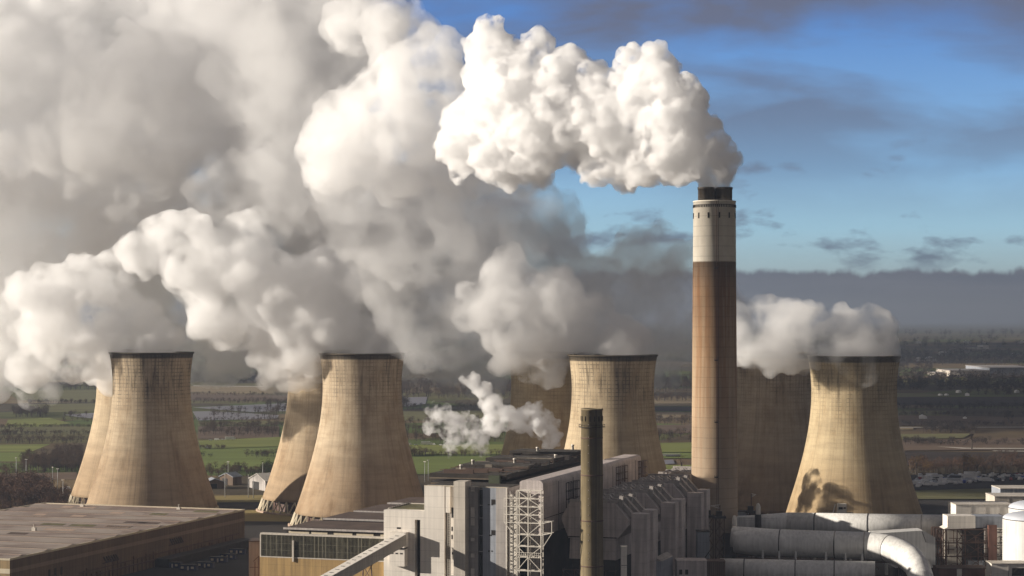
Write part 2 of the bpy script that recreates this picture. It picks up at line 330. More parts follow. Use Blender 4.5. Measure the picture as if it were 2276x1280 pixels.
def ground():
    nx, ny = 24, 40; mb = MB()
    for j in range(ny+1):
        y = -3000+73000*(j/ny)**2
        for i in range(nx+1): mb.v.append((-30000+60000*i/nx, y, 0))
    for j in range(ny):
        for i in range(nx): mb.face([j*(nx+1)+i, j*(nx+1)+i+1, (j+1)*(nx+1)+i+1, (j+1)*(nx+1)+i])
    tag(mb.build('ground', ground_mat(), fix=False), kind='structure')
    FM = {'green': field_mat('winter_wheat', (0.167, 0.206, 0.054), (0.116, 0.144, 0.043)), 'bright': field_mat('meadow_grass', (0.217, 0.237, 0.068), (0.145, 0.163, 0.045)),
          'olive': field_mat('rough_pasture', (0.174, 0.167, 0.072), (0.116, 0.109, 0.055)), 'brown': field_mat('ploughed_soil', (0.160, 0.116, 0.080), (0.109, 0.075, 0.055)),
          'dark': field_mat('dark_soil', (0.050, 0.037, 0.030), (0.032, 0.025, 0.022)), 'tan': field_mat('stubble', (0.304, 0.239, 0.145), (0.203, 0.160, 0.102)),
          'asphalt': field_mat('asphalt_yard', (0.050, 0.045, 0.042), (0.032, 0.028, 0.026)), 'straw': field_mat('dry_grass', (0.290, 0.225, 0.094), (0.217, 0.174, 0.072)), 'road': field_mat('pale_road', (0.493, 0.450, 0.392), (0.377, 0.348, 0.304))}
    w, N, L, b = nodes('pond_water'); b.inputs['Base Color'].default_value = (.20, .18, .185, 1); b.inputs['Roughness'].default_value = .45; b.inputs['Specular IOR Level'].default_value = .6
    FM['water'] = w
    lay = [0.12]
    def field(name, kind, pts):
        z = lay[0]; lay[0] += .02
        mb = MB(); mb.v = [tuple(G(x, y, 0).xy)+(z,) for x, y in pts]; mb.face(list(range(len(pts))))
        tag(mb.build(name, FM[kind], fix=False), kind='structure')
    # plant yard
    field('yard', 'asphalt', [(-900, 1180), (600, 1158), (1300, 1120), (2060, 1092), (3400, 1092), (3900, 2600), (-2400, 2600)])
    field('verge', 'straw', [(500, 1133), (660, 1133), (660, 1160), (480, 1158)])
    field('verge', 'straw', [(470, 1102), (620, 1100), (600, 1116), (475, 1117)])
    field('verge', 'dark', [(430, 1117), (620, 1117), (600, 1133), (430, 1133)])
    # left of the first tower
    field('field', 'bright', [(-160, 990), (112, 987), (70, 1004), (-160, 1004)])
    field('field', 'green', [(-160, 1005), (80, 1005), (52, 1026), (-160, 1026)])
    field('field', 'bright', [(18, 933), (110, 929), (158, 941), (90, 949), (10, 949)])
    field('field', 'olive', [(-100, 951), (230, 948), (230, 964), (-100, 962)])
    field('field', 'olive', [(10, 868), (230, 866), (230, 893), (40, 890)])
    field('field', 'olive', [(60, 899), (230, 896), (225, 914), (100, 917)])
    field('pond', 'water', [(142, 922), (240, 916), (240, 934), (200, 930), (165, 926)])
    field('field', 'brown', [(-100, 1055), (170, 1050), (170, 1066), (-100, 1068)])
    # between the first and second towers
    field('field', 'tan', [(424, 858), (650, 860), (650, 876), (424, 872)])
    field('field', 'brown', [(424, 876), (650, 878), (650, 892), (424, 890)])
    field('pond', 'water', [(428, 906), (640, 896), (640, 914), (560, 916), (500, 912)])
    field('pond', 'water', [(428, 915), (470, 914), (620, 923), (615, 931), (440, 935)])
    field('field', 'olive', [(440, 938), (620, 936), (620, 944), (440, 946)])
    field('field', 'brown', [(440, 948), (620, 948), (620, 974), (440, 976)])
    field('field', 'bright', [(440, 980), (640, 971), (640, 992), (450, 998)])
    field('field', 'green', [(440, 1000), (640, 994), (640, 1044), (450, 1047)])
    field('road', 'road', [(430, 857), (640, 859.2), (640, 861), (430, 858.6)])
    # between second and third towers
    field('pond', 'water', [(890, 884), (950, 882), (946, 898), (905, 904), (890, 903)])
    field('field', 'olive', [(890, 915), (1150, 912), (1150, 935), (890, 935)])
    field('field', 'bright', [(880, 990), (1160, 988), (1160, 1010), (880, 1012)])
    field('field', 'green', [(880, 1017), (1160, 1014), (1160, 1055), (890, 1055)])
    # gap beside the tall chimney
    field('field', 'tan', [(1440, 893), (1560, 893), (1560, 903), (1440, 903)])
    field('field', 'dark', [(1440, 905), (1560, 905), (1560, 914), (1440, 914)])
    field('field', 'tan', [(1440, 916), (1560, 917), (1560, 930), (1440, 929)])
    field('field', 'brown', [(1440, 946), (1560, 944), (1560, 962), (1440, 965)])
    field('field', 'bright', [(1440, 986), (1560, 984), (1560, 1006), (1440, 1006)])
    field('field', 'green', [(1440, 1008), (1560, 1008), (1560, 1020), (1440, 1020)])
    field('pond', 'water', [(1472, 1024), (1496, 1023), (1500, 1032), (1478, 1033)])
    field('field', 'bright', [(1440, 1035), (1560, 1035), (1560, 1048), (1440, 1048)])
    # right of the fourth tower
    field('field', 'olive', [(1985, 874), (2060, 876), (2120, 880), (1985, 884)])
    field('field', 'dark', [(1985, 884), (2400, 882), (2400, 905), (1985, 900)])
    field('field', 'olive', [(1990, 914), (2110, 914), (2080, 922), (1990, 922)])
    field('field', 'brown', [(1990, 924), (2400, 930), (2400, 950), (1990, 946)])
    field('field', 'tan', [(1995, 951), (2030, 951), (2030, 956), (1995, 956)])
    field('field', 'olive', [(2000, 966), (2160, 965), (2140, 975), (2000, 978)])
    field('field', 'brown', [(2005, 980), (2400, 972), (2400, 1000), (2005, 1003)])
    field('road', 'road', [(2082, 994), (2150, 997), (2400, 998), (2400, 1000), (2140, 999)])
    field('road', 'road', [(2205, 1003), (2400, 1005), (2400, 1007), (2210, 1004.5)])
    field('road', 'road', [(1998, 950.5), (2060, 950.5), (2400, 949.5), (2400, 951), (2060, 952), (1998, 952.5)])
    field('field', 'dark', [(2010, 1005), (2400, 1009), (2400, 1036), (2010, 1036)])
    field('yard', 'asphalt', [(2020, 1058), (2420, 1048), (2420, 1080), (2100, 1092), (2030, 1090)])
    field('field', 'olive', [(2025, 1093), (2420, 1082), (2420, 1112), (2030, 1112)])
ground()
# ------------------------------------------------------------------ cooling towers
def tower_r(z):                                            # 117 m shell, throat at about 92 m
    a = 27.0; zt = 95.0
    c = 62.0 if z < zt else 55.0
    return a*math.sqrt(1+((z-zt)/c)**2)
TOPZ = 117.0
def cooling_tower(px, Y, label, seed, dark=.75):
    X = (px-CX)*Y/F
    t = empty('cooling_tower', (X, Y, 0), label, 'cooling tower', group='concrete cooling towers')
    sc = 1.0
    zs = [9+(TOPZ-9)*i/40 for i in range(41)]
    out = [(tower_r(z), z) for z in zs]
    prof = out+[(tower_r(TOPZ)+.0, TOPZ)]
    prof = [(r, z) for r, z in out]
    prof += [(tower_r(TOPZ)+.7, TOPZ+.02), (tower_r(TOPZ)+.7, TOPZ+1.1), (tower_r(TOPZ)-.8, TOPZ+1.1)]
    prof += [(tower_r(z)-.8, z) for z in reversed(zs)]
    mb = MB(); mb.lathe(prof, 96, uvh=TOPZ)
    n = 96; k = len(prof)
    for q in range(n): mb.face([(k-1)*n+q, (k-1)*n+(q+1) % n, (q+1) % n, q])
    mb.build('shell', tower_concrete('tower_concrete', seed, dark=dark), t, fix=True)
    r0 = tower_r(9)-.4; r1 = r0+3.5
    mb = MB(); nl = 40
    for i in range(nl):
        a0 = 2*math.pi*i/nl
        for s_ in (-1, 1):
            a1 = a0+s_*math.pi/nl
            mb.bar((r1*math.cos(a0), r1*math.sin(a0), 0), (r0*math.cos(a1), r0*math.sin(a1), 9.2), .9)
    mb.build('leg_ring', M['cream'], t)
    mb = MB(); mb.lathe([(r1+1.5, 0.02), (r1+1.5, 1.2), (r1-1.5, 1.2), (r1-1.5, 0.02)], 72); mb.build('basin_rim', M['pink'], t)
    mb = MB(); mb.lathe([(r0-7, 1.0), (r0-7, 8.8)], 48); mb.build('packing', M['steelbrown'], t)
    return X, Y
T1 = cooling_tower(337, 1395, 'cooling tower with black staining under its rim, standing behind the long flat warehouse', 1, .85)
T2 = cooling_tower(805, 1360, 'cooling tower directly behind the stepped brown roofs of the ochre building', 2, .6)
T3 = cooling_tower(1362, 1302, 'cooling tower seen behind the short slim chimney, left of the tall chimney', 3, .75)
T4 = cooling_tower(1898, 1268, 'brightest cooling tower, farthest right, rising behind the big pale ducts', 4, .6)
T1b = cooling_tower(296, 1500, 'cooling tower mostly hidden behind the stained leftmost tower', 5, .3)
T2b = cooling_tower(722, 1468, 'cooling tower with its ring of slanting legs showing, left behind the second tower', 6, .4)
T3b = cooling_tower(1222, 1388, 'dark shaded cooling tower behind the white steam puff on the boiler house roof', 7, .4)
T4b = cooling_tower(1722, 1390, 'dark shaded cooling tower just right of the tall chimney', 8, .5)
# ------------------------------------------------------------------ main chimney
def chimney_mat():
    m, N, L, b = nodes('banded_chimney_concrete')
    tc = N.new('ShaderNodeTexCoord'); sp = N.new('ShaderNodeSeparateXYZ'); L.new(tc.outputs['Object'], sp.inputs[0])
    def nz(sc, seed, det=5):
        mp = N.new('ShaderNodeMapping'); L.new(tc.outputs['Object'], mp.inputs[0]); mp.inputs['Scale'].default_value = sc; mp.inputs['Location'].default_value = (seed, seed*2, seed)
        n = N.new('ShaderNodeTexNoise'); n.inputs['Scale'].default_value = 1; n.inputs['Detail'].default_value = det; n.inputs['Roughness'].default_value = .6; L.new(mp.outputs[0], n.inputs[0]); return n.outputs[0]
    def ramp(x, stops):
        r = N.new('ShaderNodeValToRGB'); e = r.color_ramp.elements
        while len(e) > 1: e.remove(e[-1])
        for i, (p, v) in enumerate(stops):
            q = e[0] if i == 0 else e.new(p); q.position = p; q.color = (*v, 1) if isinstance(v, tuple) else (v, v, v, 1)
        L.new(x, r.inputs[0]); return r.outputs[0]
    def mix(f, a, c, mode='MIX'):
        q = N.new('ShaderNodeMix'); q.data_type = 'RGBA'; q.blend_type = mode
        for i, v in ((0, f), (6, a), (7, c)):
            if isinstance(v, (int, float)): q.inputs[i].default_value = v
            else: L.new(v, q.inputs[i])
        return q.outputs[2]
    zn = N.new('ShaderNodeMath'); zn.operation = 'DIVIDE'; L.new(sp.outputs[2], zn.inputs[0]); zn.inputs[1].default_value = 208.8
    conc = ramp(zn.outputs[0], [(0, (.37, .29, .215)), (.35, (.375, .285, .195)), (.6, (.335, .235, .145)), (.75, (.27, .175, .105)), (.80, (.19, .13, .085)), (.8335, (.13, .09, .06)), (.8345, (.64, .59, .50)), (1, (.64, .59, .50))])
    rust = ramp(nz((.28, .28, .012), 1.3), [(.42, (.70, .50, .34)), (.58, (1.0, 1.0, 1.0))])
    lowmask = ramp(zn.outputs[0], [(.15, 0.), (.45, .6), (.83, .9), (.8346, .12), (1, .08)])
    col = mix(1.0, conc, mix(lowmask, ramp(zn.outputs[0], [(0, 1.)]), rust), 'MULTIPLY')
    col = mix(1.0, col, ramp(nz((.09, .09, .05), 4.0), [(.3, .78), (.7, 1.08)]), 'MULTIPLY')
    band = N.new('ShaderNodeTexWave'); band.bands_direction = 'Z'; band.inputs['Scale'].default_value = .055; band.inputs['Distortion'].default_value = 0; L.new(tc.outputs['Object'], band.inputs[0])
    col = mix(1.0, col, ramp(band.outputs['Fac'], [(0, .8), (.03, 1.)]), 'MULTIPLY')
    L.new(col, b.inputs['Base Color']); b.inputs['Roughness'].default_value = .8; b.inputs['Specular IOR Level'].default_value = .2
    return m
CHY = 1130.0; CHX = (1588-CX)*CHY/F
def chimney():
    t = empty('chimney', (CHX, CHY, 0), 'tallest chimney with a white top over rusty brown concrete, smoking', 'chimney')
    zt = zpx(447, CHY); zf = zpx(417, CHY)
    mb = MB(); mb.lathe([(13.43, 0), (12.74, zt*.5), (12.05, zt-.6), (12.27, zt-.6), (12.27, zt), (11.02, zt), (11.02, zt-3)], 96); mb.face([6*96+k for k in range(96)])
    mb.build('windshield', chimney_mat(), t)
    for i in range(3):
        a = R(-90+62+120*i)
        # two flues stand in front, one behind
        cx, cy = [(-4.9, -2.6), (5.1, -2.6), (0, 5.7)][i]
        mb = MB(); mb.lathe([(4.75, zt-3), (4.75, zf-1.2), (5.0, zf-1.2), (5.0, zf), (4.3, zf), (4.3, zf-6)], 40, (cx, cy)); mb.face([5*40+k for k in range(40)])
        mb.build('flue', M['flue'], t)
    for i in range(12):
        a = 2*math.pi*(i+.25)/12; c = Vector((12.07*math.cos(a), 12.07*math.sin(a), zt-8.5))
        mb = MB(); mb.bar(c+Vector((0, 0, -1.6)), c+Vector((0, 0, 1.6)), .8); mb.build('vent_slot', M['black'], t)
    mb = MB(); mb.lathe([(12.11, zt-2.55), (12.16, zt-2.5), (12.16, zt-2.3), (12.11, zt-2.25)], 96)
    for i in range(70):
        a = 2*math.pi*i/70; c = Vector((12.10*math.cos(a), 12.10*math.sin(a), zt-3.2)); mb.bar(c+Vector((0, 0, -.7)), c+Vector((0, 0, .75)), .45)
    mb.build('grille', M['black'], t)
    a = R(-88); mb = MB()
    for dr in (-.5, .5):
        mb.bar((13.56*math.cos(a)+dr, 13.56*math.sin(a), 0), (12.18*math.cos(a)+dr, 12.18*math.sin(a), zt), .18)
    mb.build('ladder', M['steelbrown'], t)
    for z in (170, 118, 83, 52):
        mb = MB(); r = 13.43-1.35*z/zt; b = R(-92); mb.box(r*math.cos(b)-1, r*math.sin(b)-.9, z, r*math.cos(b)+1, r*math.sin(b)+.1, z+.5)
        mb.box(r*math.cos(b)-1, r*math.sin(b)-.9, z+.5, r*math.cos(b)-.9, r*math.sin(b), z+1.5); mb.box(r*math.cos(b)+.9, r*math.sin(b)-.9, z+.5, r*math.cos(b)+1, r*math.sin(b), z+1.5)
        mb.build('landing', M['steeldark'], t)
chimney()
def small_chimney():
    Y = 960.; px = 1315.5
    t = empty('chimney', ((px-CX)*Y/F, Y, 0), 'short slim chimney of stained olive concrete in front of the grey boxes', 'chimney')
    zt = zpx(908, Y)
    m = mat('olive_chimney_concrete', (.235, .185, .105), .8, .22, .12, .3)
    mb = MB(); mb.lathe([(5.75, 0), (5.2, zt-.8), (5.4, zt-.8), (5.4, zt), (4.4, zt), (4.2, zt-5)], 64); mb.face([5*64+k for k in range(64)]); mb.build('shaft', m, t)
    for i in range(14):
        a = 2*math.pi*i/14; mb = MB(); mb.bar((5.2*math.cos(a), 5.2*math.sin(a), zt-6), (5.2*math.cos(a), 5.2*math.sin(a), zt-3.6), .5); mb.build('vent_slot', M['black'], t)
    for z in (22, 44, 66, 84):
        r = 5.75-.55*z/zt; mb = MB(); mb.lathe([(r+.02, z-.25), (r+.16, z-.25), (r+.16, z+.25), (r+.02, z+.25)], 48); mb.build('band', M['steelbrown'], t)
    b = R(-72); mb = MB()
    for dr in (-.3, .3): mb.bar((6.0*math.cos(b)+dr, 6.0*math.sin(b), 0), (5.5*math.cos(b)+dr, 5.5*math.sin(b), zt), .1)
    for i in range(110): q = 6.0-.5*i/110; mb.bar((q*math.cos(b)-.3, q*math.sin(b), i*zt/110), (q*math.cos(b)+.3, q*math.sin(b), i*zt/110), .07)
    mb.build('ladder', M['steeldark'], t)
    mb = MB(); mb.lathe([(5.35, zt-9), (6.5, zt-9), (6.5, zt-8.8), (5.35, zt-8.8)], 40)
    for i in range(20):
        q = 2*math.pi*i/20; mb.bar((6.4*math.cos(q), 6.4*math.sin(q), zt-8.8), (6.4*math.cos(q), 6.4*math.sin(q), zt-7.7), .09)
    mb.lathe([(6.35, zt-7.8), (6.45, zt-7.8), (6.45, zt-7.65), (6.35, zt-7.65)], 40); mb.build('gallery', M['steeldark'], t)
    a = R(-110)
    for k in range(16):
        z = 24+k*4.3+random.Random(k).random()*2; mb = MB()
        r = 5.75-.55*z/zt; mb.box(r*math.cos(a)-.16, r*math.sin(a)-.25, z, r*math.cos(a)+.16, r*math.sin(a)+.1, z+.35)
        mb.build('bracket', M['steelwhite'], t)
small_chimney()
# ------------------------------------------------------------------ plant buildings
def org(px, Y): return Vector(((px-CX)*Y/F, Y, 0))
RZ = -TH
def part(mb, name, m, t): return mb.build(name, m, t)
def storage_warehouse():
    p = org(22, 985); t = empty('warehouse', p, 'long low brown warehouse with a patched flat roof and pale stripe', 'warehouse', RZ)
    Wd, D, z = 143, 267, 22.0
    mb = MB(); mb.box(-Wd, 0, 0, 0, D, z-.6, 0)
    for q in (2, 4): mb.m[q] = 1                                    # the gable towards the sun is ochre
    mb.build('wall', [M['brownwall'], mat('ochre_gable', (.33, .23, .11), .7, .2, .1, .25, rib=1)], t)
    n = 11; prof = []
    for i in range(n):
        y0 = D*i/n; y1 = D*(i+1)/n; prof += [(y0, z-.3), (y0+(y1-y0)*.5, z+.9)]
    prof += [(D, z-.3), (D, z-.62), (0, z-.62)]
    mb = MB(); mb.prism(prof, 'x', -Wd+.6, -.6); mb.build('roof', M['whroof'], t)
    mb = MB(); mb.box(-.6, -.2, z-.6, .15, D+.2, z+.45); mb.box(-Wd-.15, -.2, z-.6, -Wd+.6, D+.2, z+.45); mb.box(-Wd+.6, -.2, z-.6, -.6, .3, z+.3); mb.box(-Wd+.6, D-.3, z-.6, -.6, D+.2, z+.4)
    mb.build('parapet', M['cream'], t)
    mb = MB(); mb.box(.02, 0, 15, .1, D, 17.0); mb.build('stripe', mat('shaded_stripe', (.26, .19, .14), .7, .15, .05, .2), t)  # cream stripe darkened here: shade of this side put into its colour
    mb = MB(); mb.box(-Wd, -.1, 14.8, 0, -.02, 17.2); mb.build('stripe', M['cream'], t)
    for i in range(n):
        y0 = D*(i+.5)/n
        mb = MB(); mb.box(-Wd+.8, y0-.35, z+.82, -.8, y0+.35, z+1.02); mb.build('ridge_cap', M['pink'], t)
        y1 = D*i/n
        if i: mb = MB(); mb.box(-Wd+.8, y1-.5, z-.28, -.8, y1+.5, z-.2); mb.build('gutter', M['brownroof'], t)
    rng = random.Random(3)
    for i in range(22):
        xx = rng.uniform(-Wd+8, -24); k = rng.randrange(n); yy = D*(k+.12)/n; ln = rng.uniform(6, 20)
        mb = MB(); mb.prism([(yy, z+.02), (yy+5, z+.52), (yy+5, z+.60), (yy, z+.10)], 'x', xx, xx+ln); mb.build('rooflight', [M['pink'], M['brownroof'], M['mossroof']][i % 3], t)
    for k, y in enumerate((36, 42, 48)):
        mb = MB(); mb.box(.02, y, 8.5, .15, y+1.6, 12.5); mb.build('window', M['black'], t)
    for y0, zz in ((92, 11), (168, 12.5)):
        mb = MB(); mb.box(.02, y0-1, zz-2, .2, y0+16, zz-1.6)
        for i in range(6): mb.bar((.25, y0+i*2.6, zz+1.6), (.25, y0+i*2.6+3.2, zz-1.6), .5)
        mb.build('louvre', M['steeldark'], t)
    mb = MB()
    for i in range(40):
        y = 70+i*4.6+rng.uniform(-1, 1); mb.bar((.35, y, 0), (.35, y, rng.uniform(5, 9.5)), rng.uniform(.2, .5))
    mb.bar((.35, 66, 7), (.35, 258, 8.2), .4); mb.bar((.5, 66, 4.2), (.5, 258, 5.0), .6)
    mb.build('wall_pipework', M['steelbrown'], t)
    for y, x in ((252, -38), (250, -105), (120, -60)):
        mb = MB(); mb.box(x-1.2, y-.8, z-.4, x+1.2, y+.8, z+1.8); mb.lathe([(.35, z+1.8), (.35, z+3.2), (.6, z+3.3), (.6, z+3.6)], 10, (x, y)); mb.build('roof_vent', M['offwhite'], t)
    mb = MB(); mb.box(.05, 150, 0, 9, 262, 4.2); mb.prism([(150, 4.2), (262, 4.2), (262, 5.0), (150, 5.0)], 'x', -.0+.05, 9.4); mb.build('lean_to', M['steeldark'], t)
storage_warehouse()
def turbine_hall():
    p = org(578, 1012); z = 32.0; w = 69.5; D = 232
    t = empty('turbine_hall', p, 'ochre hall with a dirty glazed band and stepped brown roofs', 'industrial hall', RZ)
    zg = zpx(1236, 1012)
    mb = MB(); mb.box(0, 0, 0, w, D, zg); mb.build('wall', M['ochre'], t)
    mb = MB(); mb.box(.3, .25, zg, w-.3, 2.5, z-.5); mb.build('glazed_band', M['glass'], t)
    mb = MB(); mb.box(0, 0, z-.5, w, 3, z+.3); mb.box(-.15, -.05, zg-.1, .5, 2.5, z-.5); mb.box(0, -.15, zg-.35, w, .2, zg+.15); mb.build('frame', M['offwhite'], t)
    mb = MB(); rng = random.Random(9)
    for i in range(1, 92):
        x = w*i/92; big = i % 8 == 0 or rng.random() < .06
        mb.box(x-(.18 if big else .07), 0, zg, x+(.18 if big else .07), .24, z-.5)
    for zz in (zg+3.4, zg+6.8): mb.box(.5, .05, zz, w-.5, .24, zz+.15)
    mb.build('mullion', mat('grimy_mullion', (.17, .155, .11), .7, .3, .3), t)
    mb = MB(); mb.box(18.2, -.8, zg-2, 19.1, 0, z-3); mb.build('downpipe', M['offwhite'], t)
    mb = MB(); mb.box(0, 2.5, zg, w, D, 27.2); mb.build('roof', M['brownroof'], t)
    for i, (y0, y1) in enumerate(((30, 68), (82, 118), (126, 166), (178, 216))):
        mb = MB(); mb.box(.6, y0+1, 27.2, w-.5, y1, z-.7); r = mb.build('roof_monitor', M['darkroof'], t)
        mb = MB(); mb.box(-.3, y0-.5, z-.7, w, y1+.6, z); mb.build('monitor_roof', M['brownroof'], r)
        mb = MB(); mb.box(-.5, y0-.75, z-.9, w, y0-.5, z+.12); mb.build('fascia', M['greypanel'], r)
        x = 2.0; k = 0
        while x < w-6:
            l = rng.uniform(7, 13)
            mb = MB(); mb.box(x, y0+.8, 28.6, min(x+l, w-2), y0+.97, 30.2); mb.build('clerestory', M['cream'], r); x += l+rng.uniform(1, 4)
    mb = MB(); mb.box(2, -.6, 0, w, -.02, 9.2); mb.build('plinth', mat('dark_ochre_plinth', (.22, .13, .06), .8, .3, .1, .3), t)
turbine_hall()
def white_block():
    p = org(853, 985)
    t = empty('bunker_house', p, 'tall white clad block with dark vertical slots beside the sloping conveyor', 'industrial building', RZ)
    zl = zpx(1133, 985); zt = zpx(1079, 979)
    x = lambda px: vlen(p, px)
    xl = x(943)
    mb = MB(); mb.box(0, 0, 0, x(922), 6, zl); mb.box(x(934), 0, 0, xl, 6, zl); mb.box(x(922), 0, zpx(1155, 980), x(934), 6, zl); mb.build('low_wall', M['white'], t)
    mb = MB(); mb.box(.1, 6, 0, xl, 34, zl-.3); mb.build('low_body', M['white'], t)
    mb = MB(); mb.box(.4, 6.4, zl-.3, xl, 33.5, zl); mb.build('low_roof', M['mossroof'], t)
    mb = MB(); mb.box(0, 6, zl-.3, .4, 34, zl+.5); mb.box(0, 33.5, zl-.3, xl, 34, zl+.5); mb.build('parapet', M['offwhite'], t)
    mb = MB()
    for i in range(9): mb.bar((2, 8+i*3, zl), (2, 8+i*3, zl+1.3), .12)
    mb.bar((2, 8, zl+1.3), (2, 32, zl+1.3), .12); mb.bar((2, 8, zl+.7), (2, 32, zl+.7), .1); mb.build('railing', M['steeldark'], t)
    mb = MB(); mb.box(x(922), 3.5, 0, x(934), 5.9, zpx(1155, 980)); mb.build('slot', M['black'], t)
    mb = MB(); mb.box(x(882), -.06, zpx(1175, 984), x(891), -.01, zpx(1171, 984)); mb.build('window', M['black'], t)
    # tall part
    xr = x(1125); b0 = 5.0; D = 23.5
    mb = MB(); mb.box(xl, b0, 0, xr-.05, D, zt-.4); mb.build('body', M['greypanel'], t)
    mb = MB(); mb.box(xl+.4, b0+.2, zt-.4, xr-.4, D-.2, zt-.1); mb.build('roof', M['darkroof'], t)
    mb = MB(); mb.box(xl, 0, 0, x(988), b0, zt); mb.build('front_panel', M['white'], t)
    mb = MB(); mb.box(x(988), 2.6, 0, x(1000), b0-.05, zt-13); mb.build('slot', mat('brown_slot', (.10, .07, .05), .8, .3, .2), t)
    mb = MB(); mb.box(x(988), .2, zt-13, x(1000), b0, zt); mb.build('front_panel', M['white'], t)
    mb = MB(); mb.box(x(1000), .9, 0, x(1014.5), b0, zt); mb.build('front_panel', M['white'], t)
    for zz, w0, w1, h in ((zt-13, 1002, 1011, 5), (zt-47, 1001, 1010, 6), (zt-33, 1003, 1006, 1.2), (zt-25, 1002, 1005, 2.2), (zt-21, 1002, 1005, 2.2)):
        mb = MB(); mb.box(x(w0), .82, zz-h/2, x(w1), .88, zz+h/2); mb.build('window', M['black'], t)
    mb = MB()
    for dx in (0, 1.0): mb.bar((x(996)+dx, -.35, 0), (x(996)+dx, -.35, zt-6), .16)
    for i in range(60): mb.bar((x(996), -.35, 1+i*.85), (x(996)+1, -.35, 1+i*.85), .1)
    mb.build('ladder', M['steelwhite'], t)
    zp = zpx(1068, 974)
    mb = MB(); mb.box(x(1014.5), -4.2, 0, x(1040), b0, zp); mb.build('stair_shaft', M['offwhite'], t)
    mb = MB(); mb.box(x(1040), 1.6, 0, x(1060), b0, zt); mb.build('front_panel', M['greypanel'], t)  # panels right of the shaft: its shadow is put into their greys
    for y0, y1 in ((1125, 1165), (1192, 1200), (1227, 1236), (1260, 1300), (1080, 1090)):  # pale slabs stand in for patches of sunlight on the shaded wall
        mb = MB(); mb.box(x(1044.5), 1.2, zpx(y1, 978), x(1053), 1.58, zpx(y0, 978)); mb.build('pale_panel', M['white'], t)
    mb = MB(); mb.box(x(1060), 4.0, 0, x(1073), b0-.02, zt-1); mb.build('slot', M['black'], t)
    mb = MB()
    for yy in (1085, 1120, 1148, 1187, 1222):
        mb.box(x(1041), .8, zpx(yy, 978), x(1073), 1.2, zpx(yy, 978)+.25)
    mb.build('cross_beam', M['greypanel'], t)
    mb = MB(); mb.box(x(1073), 0, 0, x(1103), b0, zt); mb.build('front_panel', M['bluegrey'], t)
    for px0, px1, y0, y1 in ((1092, 1101, 1108, 1119), (1092, 1101, 1176, 1187), (1084, 1089, 1119, 1121), (1092, 1096, 1119, 1121), (1085, 1089, 1221, 1224), (1092, 1095, 1221, 1224), (1087, 1093, 1186, 1189)):
        mb = MB(); mb.box(x(px0), -.08, zpx(y1, 972), x(px1), -.02, zpx(y0, 972)); mb.build('window', M['black'], t)
    mb = MB(); mb.box(x(1103), -.4, 0, xr, b0, zt); mb.build('front_panel', M['greypanel'], t)
    mb = MB(); mb.box(xr, -.45, 0, xr+.5, 1.0, zt+.1); mb.build('corner_trim', M['white'], t)
    mb = MB(); mb.box(xl-.1, -.1, zt, xr+.2, .4, zt+.25); mb.build('coping', M['cream'], t)
    # house that takes the conveyor
    x0, x1 = x(873), x(908)
    mb = MB(); mb.box(x0, -6, zpx(1216, 979), x1, -.05, zpx(1183, 979)); mb.box(x0, -4.5, zpx(1258, 979), x1-.4, -.05, zpx(1220, 979)); mb.build('conveyor_house', M['white'], t)
    mb = MB(); mb.box(x0+2.2, -4.3, zpx(1220, 979), x1-.6, -.1, zpx(1216, 979)); mb.build('opening', M['black'], t)
    for k in range(3):
        mb = MB(); mb.box(x0+.8+k*2.4, -4.58, zpx(1231, 979), x0+2.1+k*2.4, -4.52, zpx(1228, 979)); mb.build('window', M['black'], t)
white_block()
def conveyor():
    a = P(893, 1199, 972.5); d = Vector((-44, -73, -19.0)).normalized(); L_ = 150
    t = empty('conveyor_gallery', a, 'pale sloping conveyor gallery running down to the left from the white block', 'conveyor', math.atan2(d.y, d.x))
    sl = math.atan2(d.z, math.hypot(d.x, d.y))
    c, s_ = math.cos(sl), math.sin(sl)
    mb = MB(); n = []
    poly = [(0, 2.7), (L_*c, 2.7+L_*s_), (L_*c, -2.7+L_*s_), (0, -2.7)]
    mb.prism(poly, 'y', -2.6, 2.6); mb.build('gallery', M['offwhite'], t)
    mb = MB(); mb.prism([(0, 2.72), (L_*c, 2.72+L_*s_), (L_*c, 3.0+L_*s_), (0, 3.0)], 'y', -2.9, 2.9); r = mb.build('roof', M['white'], t)
    for k in range(30):
        q = 4+k*4.6
        mb = MB(); mb.box(q*c-.35, -1.2, 3.01+q*s_-.1, q*c+.35, .9, 3.1+q*s_); mb.build('skylight', M['steeldark'], r)
    for q in (30, 75, 115):
        zt = -2.7+q*s_; zg = -a.z; mb = MB()
        for y in (-2.2, 2.2): mb.bar((q*c, y, zt), (q*c, y*1.8, zg), .5)
        for i in range(3): 
            z0 = zg+(zt-zg)*i/3; z1 = zg+(zt-zg)*(i+1)/3; mb.bar((q*c, -2.8, z0), (q*c, 2.8, z1), .25); mb.bar((q*c, 2.8, z0), (q*c, -2.8, z1), .25); mb.bar((q*c, -3, z1), (q*c, 3, z1), .25)
        mb.build('trestle', M['steelbrown'], t)
conveyor()
